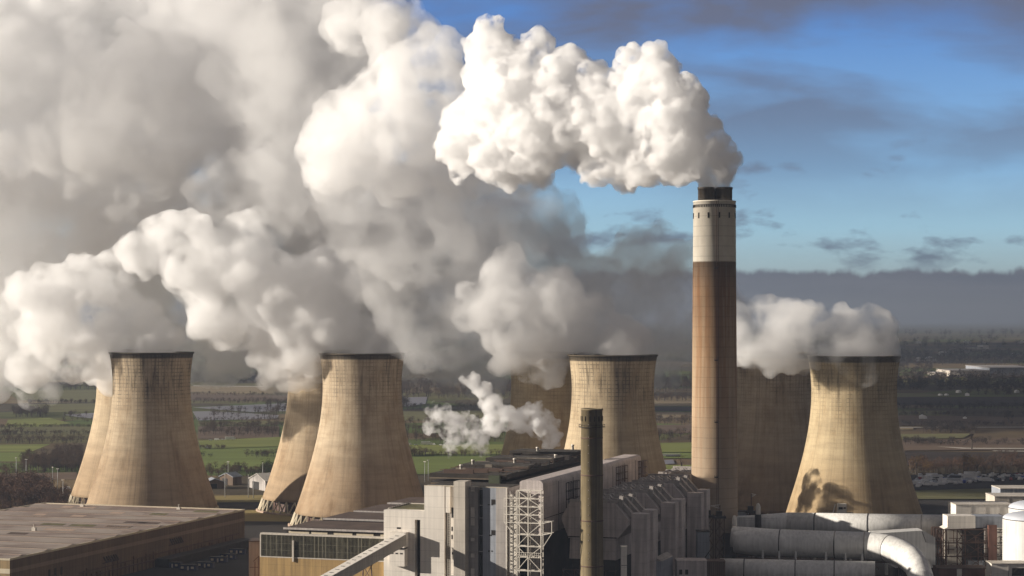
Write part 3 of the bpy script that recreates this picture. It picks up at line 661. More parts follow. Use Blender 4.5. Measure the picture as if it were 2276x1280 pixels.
def boiler_house():
    p = org(955, 1006); z = zpx(1050, 1006); w = 41; D = 160
    t = empty('boiler_house', p, 'dark boiler house with a cluttered black roof behind the white block', 'industrial building', RZ)
    mb = MB(); mb.box(.5, .6, 0, w-.5, D, z-4.2); mb.build('wall', M['steeldark'], t)
    mb = MB(); mb.box(0, 0, z-2.6, w, D+.5, z-.3); mb.build('roof', M['darkroof'], t)
    mb = MB(); mb.box(-.2, -.25, z-2.9, w*.82, -.02, z-2.3); mb.box(.6, -.2, z-7.5, w*.8, .55, z-5.0); mb.build('fascia', mat('brown_fascia', (.16, .125, .09), .8, .3, .2, .3), t)
    mb = MB(); mb.box(w-8.5, -2.6, z-8, w-2.8, -.05, z-.6); mb.build('plant_room', mat('dark_green_box', (.055, .065, .035), .7, .3, .2), t)
    rng = random.Random(17)
    mr = [M['darkroof'], M['brownroof'], mat('grey_roof_metal', (.19, .16, .125), .6, .4, .4), M['steeldark'], mat('mid_brown_roof', (.085, .066, .048), .8, .4, .3)]
    for i in range(78):
        x0 = rng.uniform(.6, w-8); y0 = rng.uniform(1, D-8); lx = rng.choice((rng.uniform(3, 9), rng.uniform(8, 24))); ly = rng.uniform(.8, 3.6); h = rng.choice((.3, .6, .9, 1.4, 2.2))*rng.uniform(.7, 1.2)
        mb = MB(); mb.box(x0, y0, z-.3, min(x0+lx, w-.5), min(y0+ly, D), z-.3+h); 
        if h > .8: mb.box(x0+.2, y0+.2, z-.3+h, min(x0+lx, w-.5)-.2, min(y0+ly, D)-.2, z-.15+h)
        mb.build('roof_unit', mr[rng.randrange(5)], t)
    for y0, h in ((40, 1.6), (84, 2.2), (126, 3.2)):
        mb = MB(); mb.box(1.5, y0, z-.3, w-1.5, y0+24, z-.3+h); mb.build('raised_roof', M['darkroof'], t)
    mb = MB()
    for i in range(14): mb.bar((w-.8, 2+i*11.5, z-.3), (w-.8, 2+i*11.5, z+.9), .15)
    mb.bar((w-.8, 2, z+.9), (w-.8, D-4, z+.9), .15); mb.build('railing', M['steelbrown'], t)
    for x0, y0, h in ((8, 44, 3), (17, 130, 4.5), (32, 150, 5), (26, 60, 3), (12, 14, 2.6), (38, 96, 3)):
        mb = MB(); mb.lathe([(.75, z-.3), (.75, z+h), (.95, z+h), (.95, z+h+.7), (.3, z+h+.7)], 12, (x0, y0)); mb.build('vent_stack', M['steelwhite'], t)
    rng = random.Random(4)
    mb = MB()
    for i in range(12):
        y = rng.uniform(2, D-4); mb.bar((1, y, z+.6), (w-1, y+rng.uniform(-3, 3), z+.6), .3)
    mb.build('roof_pipework', M['steelbrown'], t)
boiler_house()
def bunker():
    p = org(1155, 968); z = zpx(1067, 968); w = vlen(p, 1207); D = 193
    t = empty('coal_bunker', p, 'long raised pale bunker with rounded top corners behind the white steel tower', 'bunker', RZ)
    poly = [(0, 36), (w, 36), (w, z-2.0), (w-.25, z-1.1), (w-.9, z-.35), (w-1.8, z), (1.8, z), (.9, z-.3), (0, z-1.0)]
    mb = MB(); mb.prism(poly, 'y', 0, D); mb.m[-len(poly)+5] = 1; mb.m[-len(poly)+4] = 1
    mb.build('body', [M['mauve'], mat('pale_bunker_roof', (.48, .42, .40), .6, .15, .1, .05)], t)
    for y in (26, 52, 78, 104, 130, 156, 180):
        mb = MB(); mb.box(w+.005, y, 36, w+.12, y+.45, z-2.2); mb.build('panel_joint', M['steeldark'], t)
    mb = MB(); mb.box(w+.01, .3, 44, w+.1, D, 44.3); mb.build('panel_joint', M['steeldark'], t)
    mb = MB(); mb.box(1, 14, 0, w-1, D-2, 36); mb.build('undercroft', mat('dark_undercroft', (.05, .04, .036), .9, .3, .1), t)
    mb = MB(); n = 0
    def frus(x0, y0, x1, y1, zt, u0, v0, u1, v1, zb):
        n = len(mb.v); mb.v += [(x0, y0, zt), (x1, y0, zt), (x1, y1, zt), (x0, y1, zt), (u0, v0, zb), (u1, v0, zb), (u1, v1, zb), (u0, v1, zb)]
        for q in ((0, 1, 2, 3), (7, 6, 5, 4), (0, 4, 5, 1), (1, 5, 6, 2), (2, 6, 7, 3), (3, 7, 4, 0)): mb.face([n+i for i in q])
    frus(.6, .6, w-.6, 11, 35.98, 3.4, 3.5, w-3.4, 8, 24); frus(3.4, 3.5, w-3.4, 8, 23.98, 3, 3, w-3, 8.4, 6)
    mb.build('hopper', M['greypanel'], t)
    r0 = p+Vector((w*UY, -w*UX, 0))
    for pa, pb, ya, yb in ((1258, 1280, 1070, 1125), (1369, 1387, 1036, 1080), (1418, 1430, 1024, 1066)):
        l0, l1 = ulen(r0, pa), ulen(r0, pb); Ym = r0.y+UY*(l0+l1)/2
        z1, z0 = zpx(ya, Ym), zpx(yb, Ym); mb = MB()
        k = 4
        for i in range(k+1):
            y = l0+(l1-l0)*i/k
            for xx in (w+.2, w+2.2): mb.bar((xx, y, z0), (xx, y, z1), .28)
        for j in range(4):
            zz = z0+(z1-z0)*j/3
            for xx in (w+.2, w+2.2): mb.bar((xx, l0, zz), (xx, l1, zz), .25)
            mb.bar((w+.1, l0, zz), (w+2.2, l0, zz), .25); mb.bar((w+.1, l1, zz), (w+2.2, l1, zz), .25)
        mb.build('access_frame', M['steeldark'] if pa < 1300 else M['steelbrown'], t)
bunker()
def steel_tower():
    p = org(1155, 965.5); w = vlen(p, 1208)
    t = empty('stair_tower', p, 'white lattice steel stair tower standing in front of the raised bunker', 'stair tower', RZ)
    zf = lambda py: zpx(py, 961)
    lv = [0.02]+[zf(y) for y in (1268, 1238, 1214, 1188, 1162, 1144, 1126, 1108, 1090)]
    fy, by = -4.0, -.6
    def frame(y, nm):
        mb = MB()
        for xx in (0, w*.46, w): mb.bar((xx, y, 0), (xx, y, lv[-1]), .45)
        for zz in lv[1:]: mb.bar((-.2, y, zz), (w+.2, y, zz), .42)
        mb.build(nm, M['steelwhite'], t)
    frame(fy, 'front_frame'); frame(by, 'rear_frame')
    mb = MB()
    for i in range(1, len(lv)-1):
        a, b = lv[i], lv[i+1]
        if i % 2: mb.bar((0, fy, a), (w*.46, fy, b), .28); mb.bar((w, fy, a), (w*.46, fy, b), .28)
        else: mb.bar((0, fy, b), (w*.46, fy, a), .28); mb.bar((w, fy, b), (w*.46, fy, a), .28)
    mb.build('bracing', M['steelwhite'], t)
    mb = MB()
    for zz in lv[1:]:
        for xx in (0, w*.46, w): mb.bar((xx, fy, zz), (xx, by, zz), .3)
    mb.build('tie_beam', M['steelwhite'], t)
    # stair on the left
    x0 = -3.6; mb = MB()
    for xx in (x0, -.6):
        for y in (fy, by): mb.bar((xx, y, 0), (xx, y, lv[-1]-.5), .22)
    zz = 1.0; k = 0
    while zz < lv[-1]-3:
        a, b = ((x0, -.6) if k % 2 else (-.6, x0)); mb.bar((a, fy+.6, zz), (b, fy+.6, zz+2.2), .18, 1.0); mb.bar((a, fy-.1, zz+1), (b, fy-.1, zz+3.2), .09); mb.bar((x0, fy+.6, zz), (-.6, fy+.6, zz), .1, .9); zz += 2.2; k += 1
    mb.build('stair', M['steelwhite'], t)
    mb = MB()
    xl = -6.6
    for i in (5, 6, 7, 8): mb.bar((xl, fy, lv[i]), (0, fy, lv[i]), .3); mb.bar((xl, fy, lv[i]+1.1), (x0, fy, lv[i]+1.1), .1)
    mb.bar((xl, fy, lv[5]), (xl, fy, lv[8]), .3); mb.bar((xl, fy, lv[5]), (-2.2, fy, lv[4]+.5), .3); mb.build('side_landing', M['steelwhite'], t)
    mb = MB(); xr = w+5.4
    for zz in (lv[4], lv[6]-4): 
        mb.bar((w, fy, zz), (xr, fy, zz+(1.2)), .35); mb.bar((w, by, zz), (xr, by, zz+1.2), .35); mb.box(w+.3, fy, zz+1.0, xr, by, zz+1.15)
    mb.bar((xr, fy, lv[4]+1), (xr, fy, lv[6]-3), .3); mb.bar((w+1, fy, lv[3]), (w+1, fy, lv[8]), .3); mb.bar((xr, fy, lv[4]+1), (w+1, fy, lv[3]), .3); mb.bar((xr-1.5, fy, lv[6]-3), (w+1, fy, lv[5]), .3)
    mb.build('side_landing', M['steelwhite'], t)
    mb = MB(); zz = lv[2]
    for i in range(12): mb.bar((w*i/11, fy-.3, zz), (w*i/11, fy-.3, zz+2.2), .15)
    mb.bar((0, fy-.3, zz+2.2), (w, fy-.3, zz+2.2), .2); mb.bar((0, fy-.3, zz+1.1), (w, fy-.3, zz+1.1), .12); mb.build('guard_rail', M['steelwhite'], t)
steel_tower()
def precipitators():
    p0 = org(1263, 980); pitch = 61.0; w = 24.8; z = zpx(1116, 980)
    where = ['nearest grey precipitator box, directly behind the slim chimney', 'second grey precipitator box from the slim chimney, its hoods behind the first shafts', 'third grey precipitator box in the row, between its neighbours', 'farthest grey precipitator box, its roof end reaching the tall chimney']
    for k in range(4):
        o = p0+Vector((UX, UY, 0))*pitch*k
        t = empty('precipitator', o, where[k], 'precipitator', RZ, group='row of precipitators')
        D = 40.0; zm = 34.0
        mb = MB(); mb.prism([(0, zm), (0, z-1), (1, z), (w-1, z), (w, z-1), (w, zm)], 'y', 0, D); mb.build('casing', M['mauve'], t)
        mb = MB(); mb.prism([(.4, 23), (.9, zm-.02), (w-.9, zm-.02), (w-.4, 23)][::-1], 'y', .6, D-.5); mb.build('hopper_casing', M['mauve'], t)
        mb = MB(); mb.box(1.5, 2, 0, w-1.5, D-2, 22.9); mb.build('support', M['steeldark'], t)
        mb = MB(); mb.prism([(-.02, z-1.5), (-3.6, z-7), (-3.6, z-9), (-.02, zm-1)], 'y', .8, D-1); mb.build('inlet_hood', M['mauve'], t)
        mb = MB(); mb.prism([(w+.02, z-1.2), (w+6.2, z-8.5), (w+6.2, z-10.5), (w+.02, zm-.5)], 'y', .5, D-1); mb.build('outlet_hood', M['mauve'], t)
        for y in (6, 17, 29):
            mb = MB(); mb.bar((w-.8, y, z+1.2), (w+6.6, y, z-6.6), 3.4, 2.2); mb.build('hood_rib', M['greypanel'], t)
        for y, hh in ((4, 3.4), (22, 3.0)):
            mb = MB(); mb.bar((w+.8, y, z-2), (w+1.6, y, z+hh), 2.0, 2.2); mb.build('riser', M['greypanel'], t)
        mb = MB(); mb.box(w+6.6, 3, 0, w+14.4, 11, zpx(1144, 968)); mb.box(w+10.2, 11.02, 0, w+15.8, 20, zpx(1139, 968)); mb.build('flue_shaft', M['mauve'], t)
        mb = MB(); mb.box(.6, 1, z, w+.2, 2.2, z+1.5); mb.box(.6, 19.4, z, w+.2, 20.6, z+1.5); mb.box(.6, D-2, z, w+.2, D-.8, z+2.2); mb.build('roof_kerb', M['greypanel'], t)
        mb = MB(); mb.box(.8, 2.3, z+.02, w-.3, D-2.2, z+.25); mb.build('roof', M['darkroof'], t)
        for y in (7, 13, 26, 32):
            for i in range(5):
                x = 2.2+i*4.7; mb = MB(); mb.prism([(x, z+.25), (x, z+1.1), (x+.9, z+1.75), (x+2.4, z+1.75), (x+3.4, z+1.0), (x+3.4, z+.25)][::-1], 'y', y, y+2.6); mb.build('rectifier', M['greypanel'], t)
        mb = MB(); mb.box(0.0, -.08, zm-.25, w, -.01, zm+.2); mb.build('seam', M['steeldark'], t)
        mb = MB(); mb.box(w*.42, .50, zpx(1199, 979), w*.47, .58, zpx(1195, 979)); mb.build('window', M['black'], t)
        if k == 0:
            for i in range(5): pass
            mb = MB()
            for x in (4, 9, 14, 20): mb.bar((x, -3, 8), (x, -3, 18), .3)
            for zz in (10, 14, 18): mb.bar((-2, -3, zz), (w, -3, zz), .3); mb.bar((-2, -3, zz), (4, -3, zz-4), .2); mb.bar((4, -3, zz), (9, -3, zz-4), .2)
            for x in (-2, 4, 14, 20, w): mb.bar((x, -3, 0), (x, -3, 18), .35); mb.bar((x, -3, 18), (x, .6, 18), .3)
            mb.build('pipe_frame', M['steelbrown'], t)
precipitators()
# ------------------------------------------------------------------ right side: ducts, absorbers, frames
def ring(mb, a, d, r, w=.35, n=24):
    d = Vector(d).normalized(); mb.tube([Vector(a)-d*w, Vector(a)+d*w], r, n, smooth=False)
def far_duct():
    a, b = P(1752, 1165, 1110), P(2112, 1171, 1085); o = Vector((a.x, a.y, 0))
    t = empty('flue_duct', o, 'upper pale round duct running across in front of the bright cooling tower', 'duct')
    r = 6.6; A, B = a-o, b-o
    mb = MB(); mb.tube([A, B], r, 40); mb.build('pipe', M['duct'], t)
    d = (B-A).normalized(); c = P(1638, 1166, 1118)-o
    mb = MB(); n = len(mb.v); k = 40                           # square to round transition
    up = Vector((0, 0, 1)); side = d.cross(up)
    ra = []; rb = []
    for i in range(k):
        an = 2*math.pi*i/k; ca, sa = math.cos(an), math.sin(an); m_ = max(abs(ca), abs(sa))
        ra.append(tuple(A+side*ca*r+up*sa*r)); rb.append(tuple(c+side*ca/m_*5.2+up*(sa/m_*4.6)))
    mb.v += ra+rb
    for i in range(k): mb.face([i, (i+1) % k, k+(i+1) % k, k+i], 0, False)
    mb.face([k+i for i in range(k)]); mb.build('transition', M['duct'], t)
    for f in (.17, .5, .83):
        mb = MB(); ring(mb, A+(B-A)*f, d, r+.14, .3, 40); mb.build('joint', M['ductjoint'], t)
    for i in range(9):
        q = A+(B-A)*(i+.5)/9; mb = MB(); mb.box(q.x-.5, q.y-r-.3, q.z-r-.5, q.x+.5, q.y-r*.6, q.z-r*.55); mb.box(q.x-.5, q.y-2, 0, q.x+.5, q.y+2, q.z-r+.3); mb.build('support', M['duct'] if i % 2 else M['steelbrown'], t)
    mb = MB(); mb.box(c.x-8, c.y-3, 0, c.x+6, c.y+4, c.z-4.7); mb.build('plinth', M['steeldark'], t)
far_duct()
def near_duct():
    a, b = P(1632, 1203, 1052), P(1936, 1213, 1034); o = Vector((a.x, a.y, 0)); r = 7.1
    t = empty('flue_duct', o, 'lower pale duct with an elbow bending down towards the viewer', 'duct')
    A, B = a-o, b-o; d = (B-A).normalized()
    mb = MB(); mb.tube([A, A+(B-A)*.08, A+(B-A)*.16, B], [r-1.2, r-.6, r, r], 40); mb.build('pipe', M['duct'], t)
    pts = [B]
    e = [P(1975, 1219, 1028), P(2003, 1229, 1020), P(2026, 1244, 1011), P(2040, 1262, 1003), P(2047, 1285, 997), P(2049, 1312, 994), P(2049, 1345, 992)]
    pts = [B]+[q-o for q in e]+[Vector((e[-1].x-o.x, 992-o.y, 0))]
    mb = MB(); mb.tube(pts, [r]*2+[r*.95]*2+[r*.9]*3+[r*.88]*2, 40, smooth=False); mb.build('elbow', M['duct'], t)
    for f in (.34, .74, .955):
        mb = MB(); ring(mb, A+(B-A)*f, d, r+.14, .28, 40); mb.build('joint', M['ductjoint'], t)
    mb = MB(); q = pts[1]; ring(mb, q, pts[2]-pts[0], r+.1, .16, 40); mb.build('joint', M['ductjoint'], t)
    # raised ridge sheet on the left half
    mb = MB(); mb.tube([A+Vector((-1, 2.5, 2.3)), A+(B-A)*.3+Vector((0, 2, .6))], [5.6, 6.4], 24); mb.build('saddle_cover', M['duct'], t)
    for f in (.2, .32, .44, .66, .8, .92):
        q = A+(B-A)*f; mb = MB(); mb.box(q.x-.45, q.y-r-.5, q.z-r-.6, q.x+.45, q.y-r*.55, q.z-r*.5); mb.build('stiffener', M['duct'], t)
    mb = MB(); zb = A.z-r-.7
    mb.bar(A+Vector((0, -r, -r-.9)), B+Vector((18, -r, -r-.9)), .7); mb.bar(A+Vector((0, r, -r-.9)), B+Vector((18, r, -r-.9)), .7); mb.bar(A+Vector((0, -r, -r-4.4)), B+Vector((0, -r, -r-4.4)), .5)
    for i in range(26):
        q = A+(B-A)*i/25; q2 = A+(B-A)*(i+1)/25
        mb.bar(q+Vector((0, -r, -r-.9)), q2+Vector((0, -r, -r-4.4)), .3); mb.bar(q+Vector((0, -r, -r-.9)), q+Vector((0, -r, -r-4.4)), .3); mb.bar(q+Vector((0, -r-.4, -r+.4)), q+Vector((0, -r-.4, -r-.9)), .1)
    mb.bar(A+Vector((0, -r-.4, -r+.4)), B+Vector((0, -r-.4, -r+.4)), .12)
    mb.build('walkway_truss', M['steelbrown'], t)
    for f in (.18, .52, .95):
        q = A+(B-A)*f; mb = MB(); x0, x1 = q.x-4.2, q.x+4.2; y = q.y-r; zt = q.z-r-4.4
        for xx in (x0, x1): mb.bar((xx, y, 0), (xx, y, zt), .6); mb.bar((xx, q.y+r, 0), (xx, q.y+r, zt+3), .6)
        for i in range(2):
            z0, z1 = zt*i/2, zt*(i+1)/2; mb.bar((x0, y, z0), (x1, y, z1), .35); mb.bar((x1, y, z0), (x0, y, z1), .35); mb.bar((x0, y, z1), (x1, y, z1), .4)
        mb.build('trestle', M['steelbrown'], t)
    q = P(2005, 1245, 1022)-o; mb = MB()
    for xx in (q.x-3, q.x+3): mb.bar((xx, q.y-6, 0), (xx, q.y-6, q.z-.5), .4)
    mb.bar((q.x-3, q.y-6, 0), (q.x+3, q.y-6, q.z-.5), .25); mb.bar((q.x+3, q.y-6, 0), (q.x-3, q.y-6, q.z-.5), .25); mb.bar((q.x-3, q.y-6, q.z-.5), (q.x+3, q.y-6, q.z-.5), .4); mb.build('trestle', M['steelbrown'], t)
    # tapering square branch behind the elbow
    Y = 1052.0; s_ = lambda x, y: (((x-CX)*Y/F)-o.x, zpx(y, Y))
    mb = MB(); mb.prism([s_(1940, 1186), s_(2051, 1179), s_(2079, 1194), s_(2079, 1262), s_(1990, 1262), s_(1940, 1236)], 'y', Y-o.y, Y-o.y+13); mb.build('hood', M['duct'], t)
    mb = MB(); c = s_(2040, 1222); mb.bar((s_(2049, 1180)[0], Y-o.y-.1, s_(2049, 1181)[1]), (s_(2058, 1205)[0], Y-o.y-.1, s_(2058, 1205)[1]), .35, .3); mb.build('joint', M['ductjoint'], t)
    mb = MB(); mb.box(s_(1995, 0)[0], Y-o.y+1, 0, s_(2075, 0)[0], Y-o.y+12, s_(0, 1262)[1]-.02); mb.build('plinth', M['steeldark'], t)
near_duct()
def low_duct():
    a, b = P(1600, 1268, 1024), P(1945, 1275, 1010); o = Vector((a.x, a.y, 0)); r = 6.3
    t = empty('flue_duct', o, 'lowest pale duct, under the walkway and cut by the bottom edge', 'duct'); A, B = a-o, b-o; d = (B-A).normalized()
    mb = MB(); mb.tube([A, B], r, 40); mb.build('pipe', M['duct'], t)
    for f in (.16, .49, .74):
        mb = MB(); ring(mb, A+(B-A)*f, d, r+.12, .25, 40); mb.build('joint', M['ductjoint'], t)
    for f in (.1, .4, .7, .95):
        q = A+(B-A)*f; mb = MB(); mb.box(q.x-.6, q.y-3, 0, q.x+.6, q.y+3, q.z-r+.5); mb.build('support', M['steelbrown'], t)
low_duct()
def absorber_block():
    o = org(2105, 1062)
    t = empty('duct_house', o, 'white box duct resting on a brown steel frame', 'industrial building')
    Y = 1062.; X = lambda px, y=Y: (px-CX)*y/F-o.x
    mb = MB(); mb.prism([(X(2098), zpx(1176, Y)), (X(2106), zpx(1172, Y)), (X(2106), zpx(1147, Y)), (X(2168), zpx(1147, Y)), (X(2168), zpx(1174, Y))][::-1], 'y', 0, 12); mb.build('front_box', M['white'], t)
    mb = MB(); mb.box(X(2168), .4, zpx(1173, Y), X(2232), 12, zpx(1147.5, Y)); mb.build('side_box', M['bluegrey'], t)
    mb = MB(); mb.box(X(2231.5), .1, zpx(1174, Y), X(2233), 12.1, zpx(1146, Y)); mb.build('joint', M['ductjoint'], t)
    zt = zpx(1176, Y)-.1
    xs = [X(2082), X(2102), X(2126), X(2144), X(2190), X(2207)]
    mb = MB()
    lv = [0, zpx(1264, Y), zpx(1236, Y), zpx(1206, Y), zt]
    for y in (-1.5, 6, 12):
        for xx in xs: mb.bar((xx, y, 0), (xx, y, zt), .55)
        for zz in lv[1:]: mb.bar((xs[0], y, zz), (xs[-1], y, zz), .45)
    for i in range(4):
        for j in (0, 2, 3): 
            mb.bar((xs[j], -1.5, lv[i]), (xs[j+1], -1.5, lv[i+1]), .3); mb.bar((xs[j+1], -1.5, lv[i]), (xs[j], -1.5, lv[i+1]), .3)
    mb.build('steel_frame', M['steelbrown'], t)
    mb = MB(); mb.box(X(2104), 5, 0, X(2142), 10, zt-.4);     mb.build('inner_wall', M['offwhite'], t)
    mb = MB(); rg = random.Random(12)
    for i in range(46):
        x = X(2084+rg.random()*122); z = rg.uniform(2, zt-3); y = rg.uniform(-1.2, 5)
        if i % 3 == 0: mb.bar((x, y, z), (x, y, min(zt-1, z+rg.uniform(4, 12))), rg.uniform(.2, .6))
        else: mb.bar((x, y, z), (x+rg.uniform(2, 9), y, z+rg.uniform(-.3, .3)), rg.uniform(.15, .5))
    mb.build('process_pipework', M['steelbrown'], t)
    for zz in lv[1:4]:
        mb = MB(); mb.box(xs[0]-1, -2.4, zz+.2, xs[-1]+.6, -1.4, zz+.35)
        for i in range(17): mb.bar((xs[0]-1+i*2, -2.3, zz+.3), (xs[0]-1+i*2, -2.3, zz+1.5), .09)
        mb.bar((xs[0]-1, -2.3, zz+1.5), (xs[-1]+.6, -2.3, zz+1.5), .1); mb.build('walkway', M['steelbrown'], t)
    mb = MB(); mb.box(X(2144.5), 3, zpx(1262, Y), X(2190), 11, zt-.4); mb.build('inner_plant', M['steeldark'], t)
    mb = MB(); mb.box(X(2150), -.5, 0, X(2188), 5.5, zpx(1246, Y)); mb.build('inner_cladding', M['bluegrey'], t)
    mb = MB(); mb.box(X(2194), -3, 0, X(2213), -.8, zpx(1166, Y)); mb.build('lift_shaft', M['brownpanel'], t)
    rng = random.Random(6); mb = MB()
    for i in range(60):
        x = X(2212+rng.random()*24); z = zpx(1175+rng.random()*75, Y); y = rng.uniform(-4, 0); mb.bar((x, y, z), (x+rng.uniform(-4, 4), y+rng.uniform(-1, 1), z+rng.uniform(-.6, 2.6)), rng.uniform(.2, .45))
    mb.bar((X(2214), -1, 0), (X(2214), -1, zt), .5); mb.bar((X(2236), -1, 0), (X(2236), -1, zt), .5)
    for zz in lv[1:]: mb.bar((X(2207), -1, zz), (X(2238), -1, zz), .4)
    mb.build('pipework', M['steeldark'], t)
absorber_block()
def stepped_halls():
    for (x0, x1, yt, Y, D, m, lab) in ((2125, 2252, 1121, 1108, 20, 'white', 'white flat-roofed hall directly behind the white box duct'), (2211, 2330, 1102.5, 1150, 22, 'offwhite', 'pale flat-roofed hall, middle one of the rising steps'), (2223.5, 2340, 1085, 1195, 22, 'bluegrey', 'grey flat-roofed hall, highest and farthest of the rising steps')):
        o = org(x0, Y); t = empty('process_hall', o, lab, 'industrial building', group='stepped halls at the edge')
        w = (x1-x0)*Y/F; z = zpx(yt, Y)
        mb = MB(); mb.box(0, 0, 0, w, D, z-.5); mb.build('wall', M[m], t)
        mb = MB(); mb.box(-.15, -.15, z-.5, w+.15, D+.15, z); mb.build('roof', M['offwhite'], t)
        for i in range(3):
            xx = w*(i+1)/4; mb = MB(); mb.box(xx, -.1, 0, xx+.15, -.02, z-.5); mb.build('seam', M['greypanel'], t)
stepped_halls()
def silo(px, Y, r, ytop, yd, label):
    o = org(px, Y); t = empty('absorber_vessel', o, label, 'vessel', group='absorber vessels')
    z1 = zpx(yd, Y); z2 = zpx(ytop, Y)
    mb = MB(); mb.lathe([(r, 0), (r, z1)], 56); mb.build('vessel', M['duct'], t)
    mb = MB(); mb.lathe([(r, z1)]+[(r*math.cos(a), z1+(z2-z1)*math.sin(a)) for a in [R(15*i) for i in range(1, 6)]]+[(.6, z2)], 56); mb.build('dome', mat('pale_blue_dome', (.55, .57, .62), .4, .1, .1), t)
    mb = MB(); mb.lathe([(r+.15, z1-.3), (r+.15, z1+.1)], 56); mb.build('rim', M['ductjoint'], t)
silo(2302, 1040, 17.0, 1136, 1152, 'near pale domed vessel at the right edge, behind brown pipework')
silo(2310, 1085, 16.5, 1111, 1128, 'far bright domed vessel at the right edge, in front of the stepped halls')
def lowbox(name, x0, x1, yt, Y, D, m, label, cat='building', roofm='darkroof', rz=0, extra=None, hip=0):
    o = org(x0, Y); t = empty(name, o, label, cat, rz); w = (x1-x0)*Y/F; z = zpx(yt, Y)
    mb = MB(); mb.box(0, 0, 0, w, D, z-.35); mb.build('wall', M[m], t)
    mb = MB()
    if hip: mb.prism([(-.3, z-.35), (w+.3, z-.35), (w/2, z+hip)], 'y', -.3, D+.3)
    else: mb.box(-.2, -.2, z-.35, w+.2, D+.2, z)
    mb.build('roof', M[roofm], t)
    return t, w, z
t, w, z = lowbox('plant_room', 2086, 2196, 1263, 1030, 14, 'brownpanel', 'red-brown building with two pale stripes under the brown frame', roofm='brownroof')
for f in (.37, .94):
    mb = MB(); mb.box(w*f, -.12, 0, w*f+2.6, -.02, z-.36); mb.build('pale_panel', M['white'], t)
t, w, z = lowbox('plant_room', 2204, 2330, 1252, 1015, 12, 'white', 'white box building in the bottom right corner', roofm='offwhite')
mb = MB(); mb.box(w*.29, -.14, 0, w*.31, -.02, z-.4); mb.build('seam', M['greypanel'], t)
mb = MB(); mb.box(w*.36, -.1, z-6.5, w*.98, -.02, z-2.4)
for i in range(7): mb.bar((w*.36+i*2.4, -.2, z-6), (w*.36+i*2.4+2.5, -.2, z-2.6), .35)
mb.build('grille', M['steeldark'], t)
t, w, z = lowbox('switch_house', 1494, 1517, 1183, 1050, 9, 'bluegrey', 'narrow grey tower block between the precipitators and the tall chimney')
mb = MB(); mb.box(w*.6, 1, z, w*1.1, 5, z+2); mb.build('roof_unit', M['greypanel'], t)
t, w, z = lowbox('switch_house', 1550, 1577, 1181, 1062, 9, 'bluegrey', 'grey tower block at the foot of the tall chimney with a slanting brace')
mb = MB(); mb.bar((0, -.3, 8), (w, -.3, 17), .4); mb.build('brace', M['steeldark'], t)
t, w, z = lowbox('plant_room', 1443, 1471, 1245, 985, 24, 'bluegrey', 'pale box with a sloping ridge roof below the flue shafts', roofm='greypanel', rz=RZ, hip=1.6)
t, w, z = lowbox('plant_room', 1505, 1571, 1246, 1000, 12, 'mauve', 'wide mauve box left of the ribbed brown wall', roofm='mauve')
for i in range(2):
    mb = MB(); mb.box(1+i*3, -.1, z-7, 2.6+i*3, -.02, z-4.5); mb.build('window', M['black'], t)
t, w, z = lowbox('plant_room', 1572, 1612, 1247, 1003, 10, 'brownwall', 'ribbed brown wall beside the lowest duct', roofm='steelbrown')
mb = MB()
for i in range(9): mb.box(w*i/9, -.3, 0, w*i/9+.35, -.02, z-.4)
mb.build('rib', M['steelbrown'], t)
t, w, z = lowbox('sample_hut', 1380.5, 1393.5, 1213.5, 955, 4, 'white', 'slender white box standing against the dark shaft', roofm='white')
mb = MB(); mb.box(0, -.08, zpx(1256, 955)-.2, w, -.02, zpx(1256, 955)); mb.build('seam', M['steeldark'], t)
t, w, z = lowbox('plant_room', 1640, 1664, 1136, 1150, 6, 'bluegrey', 'small grey hut on the dark platform right of the tall chimney')
t, w, z = lowbox('gate_house', 553, 580, 1202, 1035, 14, 'pink', 'pinkish rendered house left of the ochre hall', roofm='brownroof')
mb = MB(); mb.bar((w*.55, -2, 0), (w*.55, -2, 15), .4); mb.bar((w*.85, -2, 0), (w*.85, -2, 18), .4); mb.bar((w*.4, -2, 15), (w*.9, -2, 18), .3); mb.bar((w*.1, -2, 12), (w*.9, -2, 12), .3); mb.build('steel_frame', M['brownpanel'], t)
def vent_pipe(px, y0, y1, Y, label):
    o = org(px, Y); z1 = zpx(y0, Y); t = empty('vent_pipe', o, label, 'vent pipe', group='white vent pipes')
    z0 = zpx(y1, Y)
    mb = MB(); mb.lathe([(1.35, z0), (1.35, z1-2), (.9, z1-.5), (.25, z1)], 18); mb.build('pipe', M['steelwhite'], t)
    mb = MB(); mb.lathe([(1.8, 0), (1.8, z0)], 14); mb.build('stem', M['steeldark'], t)
vent_pipe(1685, 1118, 1143, 1108, 'white pointed vent pipe on the end of the upper duct')
vent_pipe(1632.5, 1145, 1174, 1060, 'white pointed vent pipe beside the end of the lower duct')
